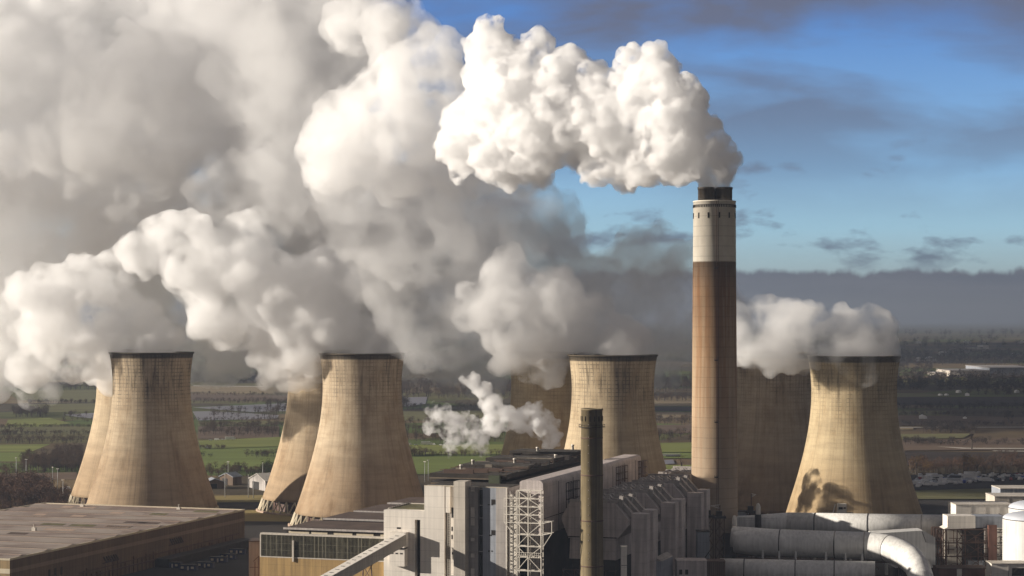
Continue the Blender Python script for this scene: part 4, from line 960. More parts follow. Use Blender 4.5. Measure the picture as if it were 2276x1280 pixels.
def crane(px, yt, yb, Y, arm, label):
    o = org(px, Y); t = empty('davit_crane', o, label, 'crane', group='small cranes by the chimney foot'); zt = zpx(yt, Y); zb = zpx(yb, Y)
    mb = MB(); mb.bar((0, 0, 0), (0, 0, zt), .5); mb.bar((-2.5, 0, 0), (-2.5, 0, zb+2), .5); mb.bar((2.5, 0, 0), (2.5, 0, zb+2), .5)
    for i in range(4): mb.bar((-2.5, 0, zb*i/4), (2.5, 0, zb*(i+1)/4), .3); mb.bar((2.5, 0, zb*i/4), (-2.5, 0, zb*(i+1)/4), .3)
    mb.build('mast', M['steelbrown'], t)
    mb = MB(); mb.bar((0, 0, zt), (arm, 0, zt-.5), .3); mb.bar((0, 0, zt-2), (arm, 0, zt-.6), .25)
    for i in range(4): mb.bar((arm*i/4, 0, zt-2+1.4*i/4), (arm*(i+1)/4, 0, zt-.4), .15)
    mb.build('jib', M['steelwhite'], t)
    mb = MB(); mb.box(-3.4, -1.5, zb, 3.4, 2.5, zb+1.2); mb.box(-2, -1, zb+1.2, 1.2, 1.6, zb+4); mb.build('platform', M['steeldark'], t)
crane(1575, 1116, 1150, 1100, -4, 'curved jib crane left of the chimney foot')
crane(1600, 1122, 1152, 1104, -5, 'lattice jib crane in front of the chimney foot')
crane(1670, 1097, 1140, 1150, 2.6, 'slim mast on the dark platform right of the chimney')
# control cabin in front of the bright tower
o = org(1868, 1180); t = empty('rooftop_cabin', o, 'small pale cabin on a dark deck in front of the bright tower', 'cabin')
z = zpx(1133, 1180); mb = MB(); mb.box(-10, 0, 0, 8, 6, z-2); mb.build('deck_house', M['steeldark'], t)
mb = MB(); mb.box(-1.6, 0, z-2, 3.6, 3, z+3.6); mb.bar((-4.4, .3, z-2), (-3, .3, z+3.4), .6); mb.build('cabin', M['steelwhite'], t)
mb = MB(); mb.box(-1.2, -.1, z+.2, 1.4, -.02, z+1.6); mb.box(1.8, -.1, z+.6, 3.2, -.02, z+1.5); mb.build('window', M['black'], t)
mb = MB()
for i in range(8): mb.bar((-9.6+i, .2, z-2), (-9.6+i, .2, z-.6), .14)
mb.bar((-9.6, .2, z-.6), (-2, .2, z-.6), .14); mb.build('railing', M['steelbrown'], t)
# ------------------------------------------------------------------ small things round the plant
def portacabin():
    t = empty('portable_cabin', (0, 0, 0), 'x', 'cabin', group='portable cabins in the warehouse shade')
    mb = MB(); mb.box(-5, -1.6, .3, 5, 1.6, 3.2); mb.build('body', mat('blue_cabin_paint', (.06, .07, .12), .6, .2, .3), t)
    mb = MB(); mb.box(-5.15, -1.75, 3.2, 5.15, 1.75, 3.4); mb.build('roof', M['steeldark'], t)
    for x in (-3.4, 2.6):
        mb = MB(); mb.box(x-.8, -1.66, 1.2, x+.8, -1.605, 2.4); mb.build('window', M['cream'], t)
    mb = MB(); mb.box(-.5, -1.66, .35, .5, -1.605, 2.5); mb.build('door', M['offwhite'], t)
    return t
pc = portacabin()
pcs = [(386, 1262, 'portable cabin nearest the warehouse corner'), (420, 1268, 'blue portable cabin second along the shaded yard'), (458, 1262, 'portable cabin in the middle of the shaded yard'), (486, 1250, 'portable cabin third from the ochre hall'), (508, 1243, 'portable cabin with pale door second from the ochre hall'), (528, 1232, 'portable cabin closest to the pinkish house')]
for i, (px, py, lab) in enumerate(pcs):
    c = pc if i == 0 else copy_tree(pc); g = G(px, py); c.location = g; c.rotation_euler.z = RZ+(.1 if i % 2 else -.05); c['label'] = lab
def barn(px, py, w, d, h, rh, rz, label, m='pink', roofm='offwhite'):
    g = G(px, py); t = empty('barn', g, label, 'barn', rz)
    mb = MB(); mb.prism([(-w/2, 0), (w/2, 0), (w/2, h), (0, h+rh), (-w/2, h)], 'y', 0, d); mb.build('wall', M[m], t)
    for s_ in (-1, 1):
        mb = MB(); mb.prism([(s_*(w/2+.8), h-.25), (0, h+rh+.1), (0, h+rh+.6), (s_*(w/2+.8), h+.25)], 'y', -.8, d+.8); mb.build('roof', M[roofm], t)
    mb = MB(); mb.box(-w*.3, -.2, 0, w*.1, -.02, h*.8); mb.build('door', M['black'], t)
barn(572, 1088, 34, 24, 8, 5, R(-60), 'barn with a bright white roof between the two left towers', 'greypanel', 'white')
barn(478, 1086, 16, 14, 5, 3, R(20), 'low dark shed just right of the leftmost tower', 'brownwall', 'bluegrey')
barn(503, 1078, 14, 12, 7, 3, R(-30), 'small dark house with a grey roof beside the low shed', 'brownwall', 'bluegrey')
barn(600, 1080, 30, 18, 7, 4, R(-60), 'grey barn tucked behind the second tower', 'greypanel', 'greypanel')
def mast():
    t = empty('lamp_mast', (0, 0, 0), 'x', 'lamp mast', group='lamp masts')
    mb = MB(); mb.tube([(0, 0, 0), (0, 0, 18)], [.3, .16], 8); mb.build('pole', M['pipegrey'], t)
    mb = MB(); mb.box(-1.1, -.3, 17.6, 1.1, .3, 18.1); mb.build('lamp', M['steelwhite'], t)
    return t
ms = mast()
for i, (px, py, lab) in enumerate([(58, 1066, 'lamp mast standing left of the leftmost towers among trees'), (36, 1062, 'lamp mast at the left edge of the photo'), (117, 1086, 'lamp mast, first of three before the hidden leftmost tower'), (128, 1090, 'lamp mast, second of three before the hidden leftmost tower'), (140, 1118, 'lamp mast closest to the hidden leftmost tower'), (500, 1105, 'lamp mast in front of the low shed'), (507, 1072, 'lamp mast behind the small dark house'), (563, 1108, 'lamp mast in front of the white roofed barn'), (552, 1106, 'lamp mast left of the white roofed barn front'), (944, 1072, 'lamp mast right of the second tower'), (952, 1068, 'lamp mast behind the boiler house corner'), (584, 1075, 'lamp mast above the white roofed barn')]):
    c = ms if i == 0 else copy_tree(ms); c.location = G(px, py); c['label'] = lab; c.rotation_euler.z = i
def car_mesh(kind):
    mb = MB()
    if kind == 'car': mb.prism([(-2.2, .35), (2.2, .35), (2.2, .85), (1.2, .95), (.6, 1.45), (-1.3, 1.45), (-2.0, .95), (-2.2, .9)], 'y', -.88, .88)
    elif kind == 'van': mb.prism([(-2.8, .4), (2.8, .4), (2.8, 1.1), (2.2, 1.3), (1.7, 2.3), (-2.8, 2.4)], 'y', -1, 1)
    elif kind == 'boat': mb.prism([(-4, 1.9), (-3.7, .6), (2.6, .5), (4.6, 2.1), (1.2, 2.0), (.4, 2.9), (-2, 2.9), (-2.4, 1.95)], 'y', -1.3, 1.3)
    elif kind == 'lorry': mb.prism([(-6, .9), (6, .9), (6, 2.9), (4.2, 2.9), (4.1, 3.9), (-6, 3.9)], 'y', -1.25, 1.25)
    for x in ((-1.4, 1.4) if kind in ('car', 'van') else (-2.5, 2.0)):
        for y in (-.9, .9): mb.tube([(x, y-.1, .36), (x, y+.1, .36)], .36, 8, m=1)
    return mb
VC = [mat('vehicle_white', (.72, .70, .67), .4, .05, .3, spec=.5), mat('vehicle_silver', (.40, .40, .41), .35, .1, .3, spec=.5), mat('vehicle_blue', (.03, .06, .30), .4, .1, .3, spec=.5), mat('vehicle_dark', (.03, .03, .035), .4, .1, .3, spec=.5), mat('vehicle_red', (.25, .03, .03), .4, .1, .3, spec=.5)]
CN = ['white', 'silver', 'blue', 'black', 'red']
proto = {}
def vehicle(kind, ci, px, py, rz, label, group):
    if (kind, ci) not in proto:
        me = car_mesh(kind).build('parked_'+kind if kind != 'boat' else 'laid_up_boat', [VC[ci], M['black']]).data
        ob = [x for x in bpy.data.objects if x.data is me][0]; proto[(kind, ci)] = ob
    else:
        ob = proto[(kind, ci)].copy(); S.collection.objects.link(ob)
    ob.location = G(px, py)+Vector((0, 0, .45)); ob.rotation_euler.z = rz
    return tag(ob, label, {'boat': 'boat', 'lorry': 'lorry'}.get(kind, kind), group)
rng = random.Random(21)
for i in range(150):
    u = rng.random(); px = 2036+250*u**1.25; py = 1068+rng.uniform(-8, 18)*(1-.55*u)-8*u
    kind = rng.choices(['car', 'van', 'boat', 'lorry'], [6, 2, 4, 1])[0]; ci = rng.choices(range(5), [8, 3, 1, 1, .4])[0]
    vehicle(kind, ci, px, py, R(rng.choice((-20, -8, 60, 75)))+rng.uniform(-.2, .2), f'{CN[ci]} {kind} parked in the crowded yard behind the stepped halls', f'{CN[ci]} {kind}s in the crowded yard')
vehicle('lorry', 2, 2191, 1071, R(5), 'long bright blue lorry at the front of the crowded yard', 'blue lorrys in the crowded yard') if False else None
for i, (px, py, ci, kind) in enumerate([(448, 1066, 0, 'car'), (910, 990, 0, 'van'), (925, 991, 1, 'car'), (948, 990, 0, 'lorry'), (962, 990, 0, 'van'), (980, 991, 0, 'car'), (995, 989, 0, 'van'), (1014, 990, 1, 'car'), (150, 1089, 0, 'van'), (118, 1088, 0, 'car'), (468, 980, 0, 'car'), (482, 979.5, 0, 'van'), (495, 979, 0, 'car'), (512, 979, 0, 'lorry'), (460, 997, 1, 'car')]):
    where = 'on the track beside the first leftmost tower' if px in (448, 460) else 'at the edge of the green field, right of the second tower' if px > 900 else 'at the edge of the green field between the two left towers' if px > 460 else 'on the pale road left of the leftmost towers'
    vehicle(kind, ci, px, py, R(rng.uniform(-15, 15)), f'{CN[ci]} {kind} {where}', f'{CN[ci]} {kind}s '+where)
for i in range(14):
    vehicle('van', 0, 1478+i*2.3, 1014.6, R(2), 'white van in the short row by the pond beside the tall chimney', 'white vans by the pond')
for i in range(9):
    vehicle('car', 3, 1482+i*3.4, 1016, R(80), 'black car in the short row by the pond beside the tall chimney', 'black cars by the pond')
def far_shed(px, py, wpx, hpx, d, label, m='offwhite', steps=None):
    g = G(px, py); s_ = g.y/F; t = empty('distribution_shed', g, label, 'shed')
    w, h = wpx*s_, hpx*s_
    mb = MB(); mb.box(0, 0, 0, w, d, h-1); mb.build('wall', M[m], t)
    mb = MB(); mb.box(-1, -1, h-1, w+1, d+1, h); mb.build('roof', M['greypanel'], t)
    return t, w, h
t, w, h = far_shed(2112, 837, 88, 14, 160, 'wide pale distribution shed with a lettered front, far right', 'offwhite')
for i in range(11):
    mb = MB(); mb.box(w*(i+.4)/12, -.6, 0, w*(i+.72)/12, -.1, h*.3); mb.build('dock_door', M['steeldark'], t)
cu = bpy.data.curves.new('sign_text', 'FONT'); cu.body = 'REDC'; cu.size = h*.62; cu.extrude = .1
tq = bpy.data.objects.new('sign_curve', cu); S.collection.objects.link(tq); bpy.context.view_layer.update()
tm = bpy.data.meshes.new_from_object(tq.evaluated_get(bpy.context.evaluated_depsgraph_get())); bpy.data.objects.remove(tq); tm.materials.clear(); tm.materials.append(VC[0])
tx = bpy.data.objects.new('lettering', tm); S.collection.objects.link(tx); tx.parent = t; tx.location = (w*.08, -.6, h*.46); tx.rotation_euler = (R(90), 0, 0)
far_shed(2081, 836, 32, 8, 100, 'low pale shed left of the wide distribution shed', 'offwhite')
far_shed(2200, 835, 110, 18, 260, 'very wide grey shed with a long pale roof at the right edge', 'bluegrey')
far_shed(2186, 775, 12, 8, 120, 'bright white block on the far plain', 'white')
far_shed(2152, 775, 33, 3, 60, 'low white shed beside the bright white block', 'white')
rng = random.Random(8)
for i in range(26):
    px = rng.uniform(2020, 2276); py = rng.choice((763, 763, 790, 803, 873, 880, 932)); 
    if 2080 < px < 2276 and py == 803: px = 2030+rng.random()*40
    g = G(px, py); ob = None
    mb = MB(); w = rng.uniform(5, 10)*(1 if py > 850 else 2.2); mb.prism([(-w/2, 0), (w/2, 0), (w/2, w*.5), (0, w*.75), (-w/2, w*.5)], 'y', 0, w*1.3)
    tag(mb.build('farmhouse', VC[0], loc=g, rz=rng.uniform(-.6, .6)), 'tiny white house on the far plain right of the bright tower', 'house', 'tiny white houses on the far plain')
# ------------------------------------------------------------------ trees
def tree_mesh(rng, h, n, leaf, spread=.42, low=.25, trunkw=.03):
    V = []; Fc = []; MI = []
    def tri(a, b, c, m): V.extend([a, b, c]); Fc.append((len(V)-3, len(V)-2, len(V)-1)); MI.append(m)
    def limb(a, b, r0, r1):
        a = Vector(a); b = Vector(b); d = (b-a).normalized(); x = d.orthogonal().normalized(); y = d.cross(x); k = 5; s0 = len(V)
        for p, r in ((a, r0), (b, r1)):
            for i in range(k): q = p+x*math.cos(6.283*i/k)*r+y*math.sin(6.283*i/k)*r; V.append(tuple(q))
        for i in range(k): Fc.append((s0+i, s0+(i+1) % k, s0+k+(i+1) % k, s0+k+i)); MI.append(0)
    limb((0, 0, 0), (0, 0, h*.55), h*trunkw, h*trunkw*.5)
    cl = []
    for i in range(9):
        a = rng.uniform(0, 6.28); rr = h*spread*rng.uniform(.25, .75); z = h*rng.uniform(low+.18, .86)
        if z > h*.7: rr *= .6
        c = Vector((rr*math.cos(a), rr*math.sin(a), z)); cl.append((c, h*spread*rng.uniform(.3, .5)))
        limb((0, 0, h*rng.uniform(.25, .5)), c, h*trunkw*.45, h*trunkw*.12)
    for i in range(n):
        c, r = cl[rng.randrange(len(cl))]
        d = Vector((rng.gauss(0, 1), rng.gauss(0, 1), rng.gauss(0, .8))).normalized()*r*rng.random()**.4
        p = c+d; e1 = Vector((rng.gauss(0, 1), rng.gauss(0, 1), rng.gauss(0, 1))).normalized()*leaf; e2 = Vector((rng.gauss(0, 1), rng.gauss(0, 1), rng.gauss(0, 1))).normalized()*leaf
        tri(tuple(p), tuple(p+e1), tuple(p+e2), 1)
    return np.array([tuple(v) for v in V], dtype=float), Fc, MI
BARK = mat('bark', (.06, .045, .035), .9, .3, .5)
def leafmat(name, c): return mat(name, c, .9, .5, .25, spec=.1)
LM = {'bare': leafmat('bare_twigs', (.085, .055, .035)), 'russet': leafmat('russet_twigs', (.17, .105, .04)), 'green': leafmat('evergreen_leaves', (.04, .05, .02)), 'dark': leafmat('dark_wood_twigs', (.045, .035, .032)), 'brownred': leafmat('brown_thicket', (.10, .06, .042))}
TM = [tree_mesh(random.Random(40+i), 1.0, 150, .055) for i in range(4)]
TF = [tree_mesh(random.Random(60+i), 1.0, 60, .11, .5, .05) for i in range(4)]
def wood(name, label, cat, areas, kind_, seed, templ=TM, stuff=True):
    rng = random.Random(seed); V = []; Fc = []; MI = []; base = 0
    for (x0, x1, y0, y1, cnt, h0, h1) in areas:
        for i in range(cnt):
            g = G(rng.uniform(x0, x1), rng.uniform(y0, y1)); v, f, m = templ[rng.randrange(len(templ))]
            h = rng.uniform(h0, h1); a = rng.uniform(0, 6.28); c, s_ = math.cos(a), math.sin(a); w = rng.uniform(.85, 1.35)
            q = np.empty_like(v); q[:, 0] = (v[:, 0]*c-v[:, 1]*s_)*h*w+g.x; q[:, 1] = (v[:, 0]*s_+v[:, 1]*c)*h*w+g.y; q[:, 2] = v[:, 2]*h
            V.append(q); Fc.extend([tuple(j+base for j in t_) for t_ in f]); MI.extend(m); base += len(v)
    me = bpy.data.meshes.new(name); me.from_pydata(np.concatenate(V).tolist(), [], Fc); me.materials.append(BARK); me.materials.append(LM[kind_])
    me.polygons.foreach_set('material_index', MI)
    o = bpy.data.objects.new(name, me); S.collection.objects.link(o)
    return tag(o, label, cat, kind='stuff')
wood('woodland', 'bare brown wood left of the leftmost towers', 'woodland', [(-80, 105, 1085, 1135, 170, 13, 20), (-80, 150, 1098, 1128, 90, 9, 14), (-60, 150, 1128, 1150, 60, 8, 13)], 'brownred', 1)
wood('woodland', 'olive brown thicket above the pale road on the left', 'woodland', [(50, 185, 1022, 1050, 190, 8, 14), (-80, 60, 1044, 1056, 50, 5, 9), (120, 180, 1000, 1024, 60, 7, 11)], 'bare', 2)
wood('hedgerow', 'dark hedgerows and copses on the fields at the far left', 'hedgerow', [(-80, 240, 948.5, 950.5, 160, 3, 6), (-80, 240, 964, 967, 150, 4, 8), (-80, 240, 976, 986, 160, 5, 9), (60, 235, 895, 897, 80, 5, 9), (30, 110, 915, 928, 60, 10, 16), (20, 230, 862, 867, 90, 10, 16), (-60, 60, 950, 966, 30, 6, 10), (140, 240, 922, 940, 40, 5, 10), (-80, 240, 835, 850, 120, 10, 18)], 'bare', 3)
wood('hedgerow', 'hedges and bare trees on the fields between the two left towers', 'hedgerow', [(440, 640, 944, 948, 100, 4, 8), (445, 620, 950, 972, 110, 6, 13), (430, 640, 932, 936, 100, 3, 6), (470, 620, 914, 932, 40, 8, 14), (440, 500, 994, 999, 40, 3, 5), (540, 640, 1013, 1017, 18, 5, 9), (450, 620, 1046, 1060, 90, 5, 10), (430, 640, 890, 897, 120, 4, 8), (430, 640, 876, 880, 80, 4, 8), (590, 640, 895, 920, 30, 8, 14)], 'bare', 4)
wood('hedgerow', 'evergreen bushes beside the second tower base', 'hedgerow', [(585, 625, 1048, 1068, 26, 8, 16), (545, 640, 1014, 1018, 12, 6, 9), (440, 470, 1012, 1018, 8, 4, 7)], 'green', 5)
wood('woodland', 'dark wood under the steam between the two left towers', 'woodland', [(424, 660, 838, 852, 220, 14, 24), (-40, 240, 830, 846, 150, 14, 24)], 'dark', 6, TF)
wood('hedgerow', 'trees and hedges right of the second tower, behind small steam puffs', 'hedgerow', [(880, 1160, 1011, 1015, 90, 4, 8), (900, 950, 1008, 1014, 16, 7, 11), (880, 1160, 936, 984, 260, 6, 13), (880, 1160, 906, 912, 90, 6, 12), (880, 1160, 855, 885, 300, 12, 20), (890, 905, 895, 912, 12, 12, 18)], 'bare', 7)
wood('hedgerow', 'hedges and trees in the gap left of the tall chimney', 'hedgerow', [(1445, 1560, 962, 984, 60, 6, 11), (1445, 1560, 932, 944, 60, 6, 12), (1445, 1560, 885, 892, 70, 8, 14), (1445, 1560, 842, 872, 140, 14, 24)], 'bare', 8)
wood('woodland', 'dark distant woods right of the bright tower', 'woodland', [(1980, 2400, 783, 812, 420, 16, 28), (1980, 2400, 838, 868, 420, 12, 22), (2150, 2400, 855, 880, 120, 10, 18), (1980, 2075, 812, 838, 70, 12, 20)], 'dark', 9, TF)
wood('hedgerow', 'dark hedgerows on the shaded fields right of the bright tower', 'hedgerow', [(1990, 2400, 904, 912, 160, 6, 12), (1990, 2400, 922, 925, 120, 5, 9), (2050, 2170, 953, 963, 90, 8, 14), (2010, 2080, 980, 990, 60, 5, 9), (2080, 2400, 983, 992, 110, 4, 9), (1990, 2400, 944, 948, 120, 4, 8)], 'dark', 10)
wood('hedgerow', 'russet brown scrub behind the crowded yard', 'hedgerow', [(2020, 2400, 1034, 1056, 210, 7, 13), (2200, 2400, 1015, 1040, 90, 6, 11), (2020, 2290, 1056, 1060, 60, 3, 5)], 'brownred', 11)
wood('woodland', 'distant tree lines along the horizon', 'woodland', [(-300, 2700, 741, 746, 420, 30, 60), (-300, 2700, 748, 775, 700, 20, 40), (-200, 1000, 790, 830, 300, 15, 25)], 'dark', 12, TF)
def tree(name, px, py, h, kind_, seed, label, n=420, leaf=.032, spread=.42, low=.2):
    g = G(px, py); rng = random.Random(seed); v, f, m = tree_mesh(rng, 1.0, n, leaf, spread, low)
    t = empty(name, g, label, 'tree')
    for nm, mi, mt in (('trunk', 0, BARK), ('crown', 1, LM[kind_])):
        fs = [q for q, k in zip(f, m) if k == mi]; used = sorted({i for q in fs for i in q}); mp = {i: j for j, i in enumerate(used)}
        me = bpy.data.meshes.new(nm); me.from_pydata((v[used]*h).tolist(), [], [tuple(mp[i] for i in q) for q in fs]); me.materials.append(mt)
        o = bpy.data.objects.new(nm, me); S.collection.objects.link(o); o.parent = t
tree('willow_tree', 2036, 1054, 19, 'russet', 1, 'rounded russet tree beside the bright tower, left of the yard', 900, .035, .55, .02)
tree('willow_tree', 2060, 1052, 14, 'russet', 2, 'smaller russet tree right of the rounded one by the bright tower', 600, .035, .5, .05)
tree('willow_tree', 2142, 1056, 21, 'russet', 3, 'largest russet tree behind the crowded yard', 1000, .033, .55, .02)
tree('willow_tree', 2172, 1054, 20, 'russet', 4, 'russet tree touching the largest one on its right', 900, .033, .55, .02)
tree('willow_tree', 2205, 1052, 16, 'bare', 5, 'brown tree right of the russet pair', 700, .035, .5, .05)
tree('bare_tree', 1515, 1050, 17, 'bare', 6, 'leafless tree by the pond left of the tall chimney', 260, .025, .5, .2)
tree('bare_tree', 1491, 984, 16, 'dark', 7, 'dark round tree on the pale field left of the tall chimney', 500, .04, .45, .1)
tree('bare_tree', 533, 1052, 12, 'green', 8, 'dark green tree above the white roofed barn', 400, .04, .5, .1)
tree('bare_tree', 590, 1050, 11, 'green', 9, 'dark green tree by the second hidden tower edge', 400, .04, .5, .1)
tree('bare_tree', 2242, 940, 26, 'dark', 10, 'tall dark tree on the shaded fields near the right edge', 400, .04, .35, .1)
tree('bare_tree', 2160, 1000, 28, 'dark', 11, 'slim dark tree on the road right of the bright tower', 400, .03, .18, .1)
# ------------------------------------------------------------------ steam
def puffs(ctrl, rng, n1, n2, f1=(.35, .62), f2=(.28, .5), n3=0):
    out = []
    def rd(): return Vector((rng.gauss(0, 1), rng.gauss(0, 1), rng.gauss(0, 1))).normalized()
    for c, r in ctrl:
        out.append((c, r))
        for k in range(n1):
            d = rd(); r1 = r*rng.uniform(*f1); c1 = c+d*(r*.98-r1*.35); out.append((c1, r1))
            for j in range(n2):
                e = (d+.9*rd()).normalized(); r2 = r1*rng.uniform(*f2); c2 = c1+e*(r1*.97-r2*.25); out.append((c2, r2))
                for i in range(n3):
                    g = (e+.9*rd()).normalized(); r3 = r2*rng.uniform(.3, .5); out.append((c2+g*(r2*.97-r3*.2), r3))
    return out
def ico(sub):
    bm = bmesh.new(); bmesh.ops.create_icosphere(bm, subdivisions=sub, radius=1)
    v = np.array([x.co[:] for x in bm.verts]); f = np.array([[x.index for x in q.verts] for q in bm.faces]); bm.free(); return v, f
ICO = ico(2)
def steam_mat(name, dens, col=(.994, .993, .993), aniso=.3, nz=None):
    m = bpy.data.materials.new(name); m.use_nodes = True; n = m.node_tree; n.nodes.clear()
    o = n.nodes.new('ShaderNodeOutputMaterial'); pv = n.nodes.new('ShaderNodeVolumePrincipled')
    pv.inputs['Color'].default_value = (*col, 1); pv.inputs['Density'].default_value = dens; pv.inputs['Anisotropy'].default_value = aniso
    n.links.new(pv.outputs[0], o.inputs['Volume'])
    if nz:
        size, lo, hi = nz
        g = n.nodes.new('ShaderNodeNewGeometry'); t = n.nodes.new('ShaderNodeTexNoise'); t.inputs['Scale'].default_value = 1/size; t.inputs['Detail'].default_value = 4; t.inputs['Roughness'].default_value = .6
        n.links.new(g.outputs['Position'], t.inputs[0])
        r = n.nodes.new('ShaderNodeMapRange'); r.interpolation_type = 'SMOOTHSTEP'; n.links.new(t.outputs[0], r.inputs[0])
        r.inputs[1].default_value = lo; r.inputs[2].default_value = hi; r.inputs[3].default_value = 0; r.inputs[4].default_value = dens
        n.links.new(r.outputs[0], pv.inputs['Density'])
    return m
def cloud(name, ctrl, seed, vox, m, disp=(), n1=14, n2=5, n3=0, parent=None):
    rng = random.Random(seed)
    ps = [p for p in puffs(ctrl, rng, n1, n2, n3=n3) if p[1] > vox*1.1]
    v, f = ICO
    C = np.array([p[0][:] for p in ps]); RR = np.array([p[1] for p in ps])
    V = (C[:, None, :]+RR[:, None, None]*v[None]).reshape(-1, 3)
    Fc = (f[None]+len(v)*np.arange(len(ps))[:, None, None]).reshape(-1, 3)
    me = bpy.data.meshes.new(name); me.from_pydata(V.tolist(), [], Fc.tolist())
    ob = bpy.data.objects.new(name, me); S.collection.objects.link(ob)
    q = ob.modifiers.new('r', 'REMESH'); q.mode = 'VOXEL'; q.voxel_size = vox; q.use_smooth_shade = True
    for i, (size, st) in enumerate(disp):
        tx = bpy.data.textures.new(name+'_billow', 'CLOUDS'); tx.noise_scale = size; tx.noise_depth = 3
        d = ob.modifiers.new('d', 'DISPLACE'); d.texture = tx; d.texture_coords = 'GLOBAL'; d.strength = st; d.mid_level = .5
    q = ob.modifiers.new('r2', 'REMESH'); q.mode = 'VOXEL'; q.voxel_size = vox; q.use_smooth_shade = True
    dg = bpy.context.evaluated_depsgraph_get()
    nm = bpy.data.meshes.new_from_object(ob.evaluated_get(dg))
    ob.modifiers.clear()
    nv = len(nm.vertices); E = np.empty(len(nm.edges)*2, dtype=np.int64); nm.edges.foreach_get('vertices', E); E = E.reshape(-1, 2)
    lab = np.arange(nv)
    while True:                                            # connected pieces of the surface
        old = lab.copy(); mn = np.minimum(lab[E[:, 0]], lab[E[:, 1]])
        np.minimum.at(lab, E[:, 0], mn); np.minimum.at(lab, E[:, 1], mn); lab = lab[lab]; lab = lab[lab]
        if (lab == old).all(): break
    u, inv, cnt = np.unique(lab, return_inverse=True, return_counts=True)
    bad = np.nonzero(cnt[inv] < .04*nv)[0]
    if len(bad):
        bm = bmesh.new(); bm.from_mesh(nm); bm.verts.ensure_lookup_table(); bmesh.ops.delete(bm, geom=[bm.verts[i] for i in bad], context='VERTS'); bm.to_mesh(nm); bm.free()
    ob.data = nm; nm.materials.clear(); nm.materials.append(m)
    bpy.data.meshes.remove(me)
    if parent: ob.parent = parent
    return ob
def CT(lst, Y, drift=None):
    out = []
    for q in lst:
        y = Y+(q[3] if len(q) > 3 else 0)+(max(0, drift[0]-q[0])*drift[1] if drift else 0)     # wind carries the plume left and away
        out.append((P(q[0], q[1], y), q[2]*y/F))
    return out
def plume(name, lst, Y, seed, vox, dens, label, cat='steam plume', group=None, kind=None, nz=None, drift=None, col=(.994, .993, .993), **kw):
    o = cloud(name, CT(lst, Y, drift), seed, vox, steam_mat('steam', dens, col, nz=nz), **kw)
    return tag(o, label, cat, group, kind)
chim = [(1568, 412, 16), (1606, 412, 18), (1590, 390, 34), (1612, 374, 30), (1560, 355, 52), (1600, 345, 40), (1520, 335, 60), (1545, 280, 48), (1500, 370, 36), (1470, 290, 84), (1500, 220, 62), (1440, 180, 58), (1410, 135, 36), (1460, 130, 32), (1420, 350, 58), (1385, 385, 36), (1350, 270, 80), (1345, 340, 56), (1275, 250, 76), (1320, 190, 42), (1225, 300, 80), (1225, 200, 64), (1190, 100, 32), (1190, 130, 32), (1265, 140, 38), (1140, 250, 84), (1110, 170, 62), (1095, 100, 46), (1095, 62, 28), (1190, 360, 48), (1110, 350, 56), (1060, 270, 56), (1030, 340, 50)]
plume('smoke_plume', chim, 1130, 1, 1.1, .30, 'bright white billowing plume leaving the tallest chimney', 'smoke plume', drift=(1560, .13), nz=(9, .38, .55), n1=16, n2=6, n3=3, disp=((12, 6.0), (4, 2.2)))
older = [(950, 130, 54, 20), (985, 180, 60, 20), (900, 180, 70, 30), (880, 260, 96, 40), (970, 300, 88, 30), (800, 290, 94, 60), (760, 350, 80, 40), (1010, 370, 66, 40), (900, 370, 74, 40), (1100, 390, 46, 40), (1180, 395, 38, 40), (860, 70, 60, 60), (790, 60, 66, 90), (720, 330, 66, 60), (930, 60, 40, 60), (1000, 100, 36, 30)]
plume('smoke_plume', older, 1230, 11, 1.8, .08, 'older lumpy part of the chimney plume drifting left behind its white head', 'smoke plume', col=(.991, .989, .989), nz=(20, .36, .58), n1=14, n2=6, n3=2, disp=((20, 10), (7, 4)))
bank = [(700, 150, 160, 120), (600, 60, 140, 160), (780, 60, 110, 150), (500, 130, 160, 120), (420, 50, 130, 180), (560, 250, 120, 150), (470, 300, 110, 140), (540, 350, 90, 160), (340, 260, 150, 90), (230, 170, 150, 200), (60, 180, 190, 220), (200, 60, 110, 220), (20, 60, 120, 240), (60, 330, 190, 200), (250, 420, 180, 180), (420, 420, 150, 220), (600, 420, 130, 230), (740, 420, 140, 120), (860, 470, 140, 130), (1000, 480, 130, 130), (1120, 480, 110, 150), (1190, 560, 110, 170), (1240, 660, 110, 180), (1330, 700, 90, 200), (1120, 640, 140, 180), (960, 600, 150, 180), (960, 740, 110, 200), (800, 600, 150, 230), (650, 560, 140, 260), (500, 560, 140, 270), (340, 560, 130, 270), (340, 700, 100, 230), (500, 720, 100, 230), (820, 740, 100, 250), (120, 540, 160, 240), (-40, 560, 150, 200), (-60, 700, 140, 200), (-120, 400, 210, 200), (1420, 620, 80, 200), (1440, 540, 50, 200), (1500, 650, 90, 200), (1450, 760, 80, 200), (20, 760, 90, 150), (60, 840, 50, 150), (1050, 800, 70, 200), (1580, 690, 60, 180), (640, 790, 70, 240), (450, 780, 60, 240)]
bank2 = [q for q in bank if q[0] > 940]; bank = [q for q in bank if q[0] <= 940]
plume('steam_cloud', bank2, 1440, 4, 2.8, .034, 'thin mauve grey steam hanging between the central towers and the tall chimney', 'steam cloud', kind='stuff', col=(.996, .995, .997), nz=(44, .33, .62), n1=22, n2=7, n3=1, disp=((32, 26), (11, 11)))
plume('steam_cloud', bank, 1440, 2, 2.8, .062, 'huge soft grey bank of merged steam filling the sky on the left', 'steam cloud', kind='stuff', col=(.995, .994, .995), nz=(40, .395, .60), n1=22, n2=7, n3=1, disp=((32, 26), (11, 11)))
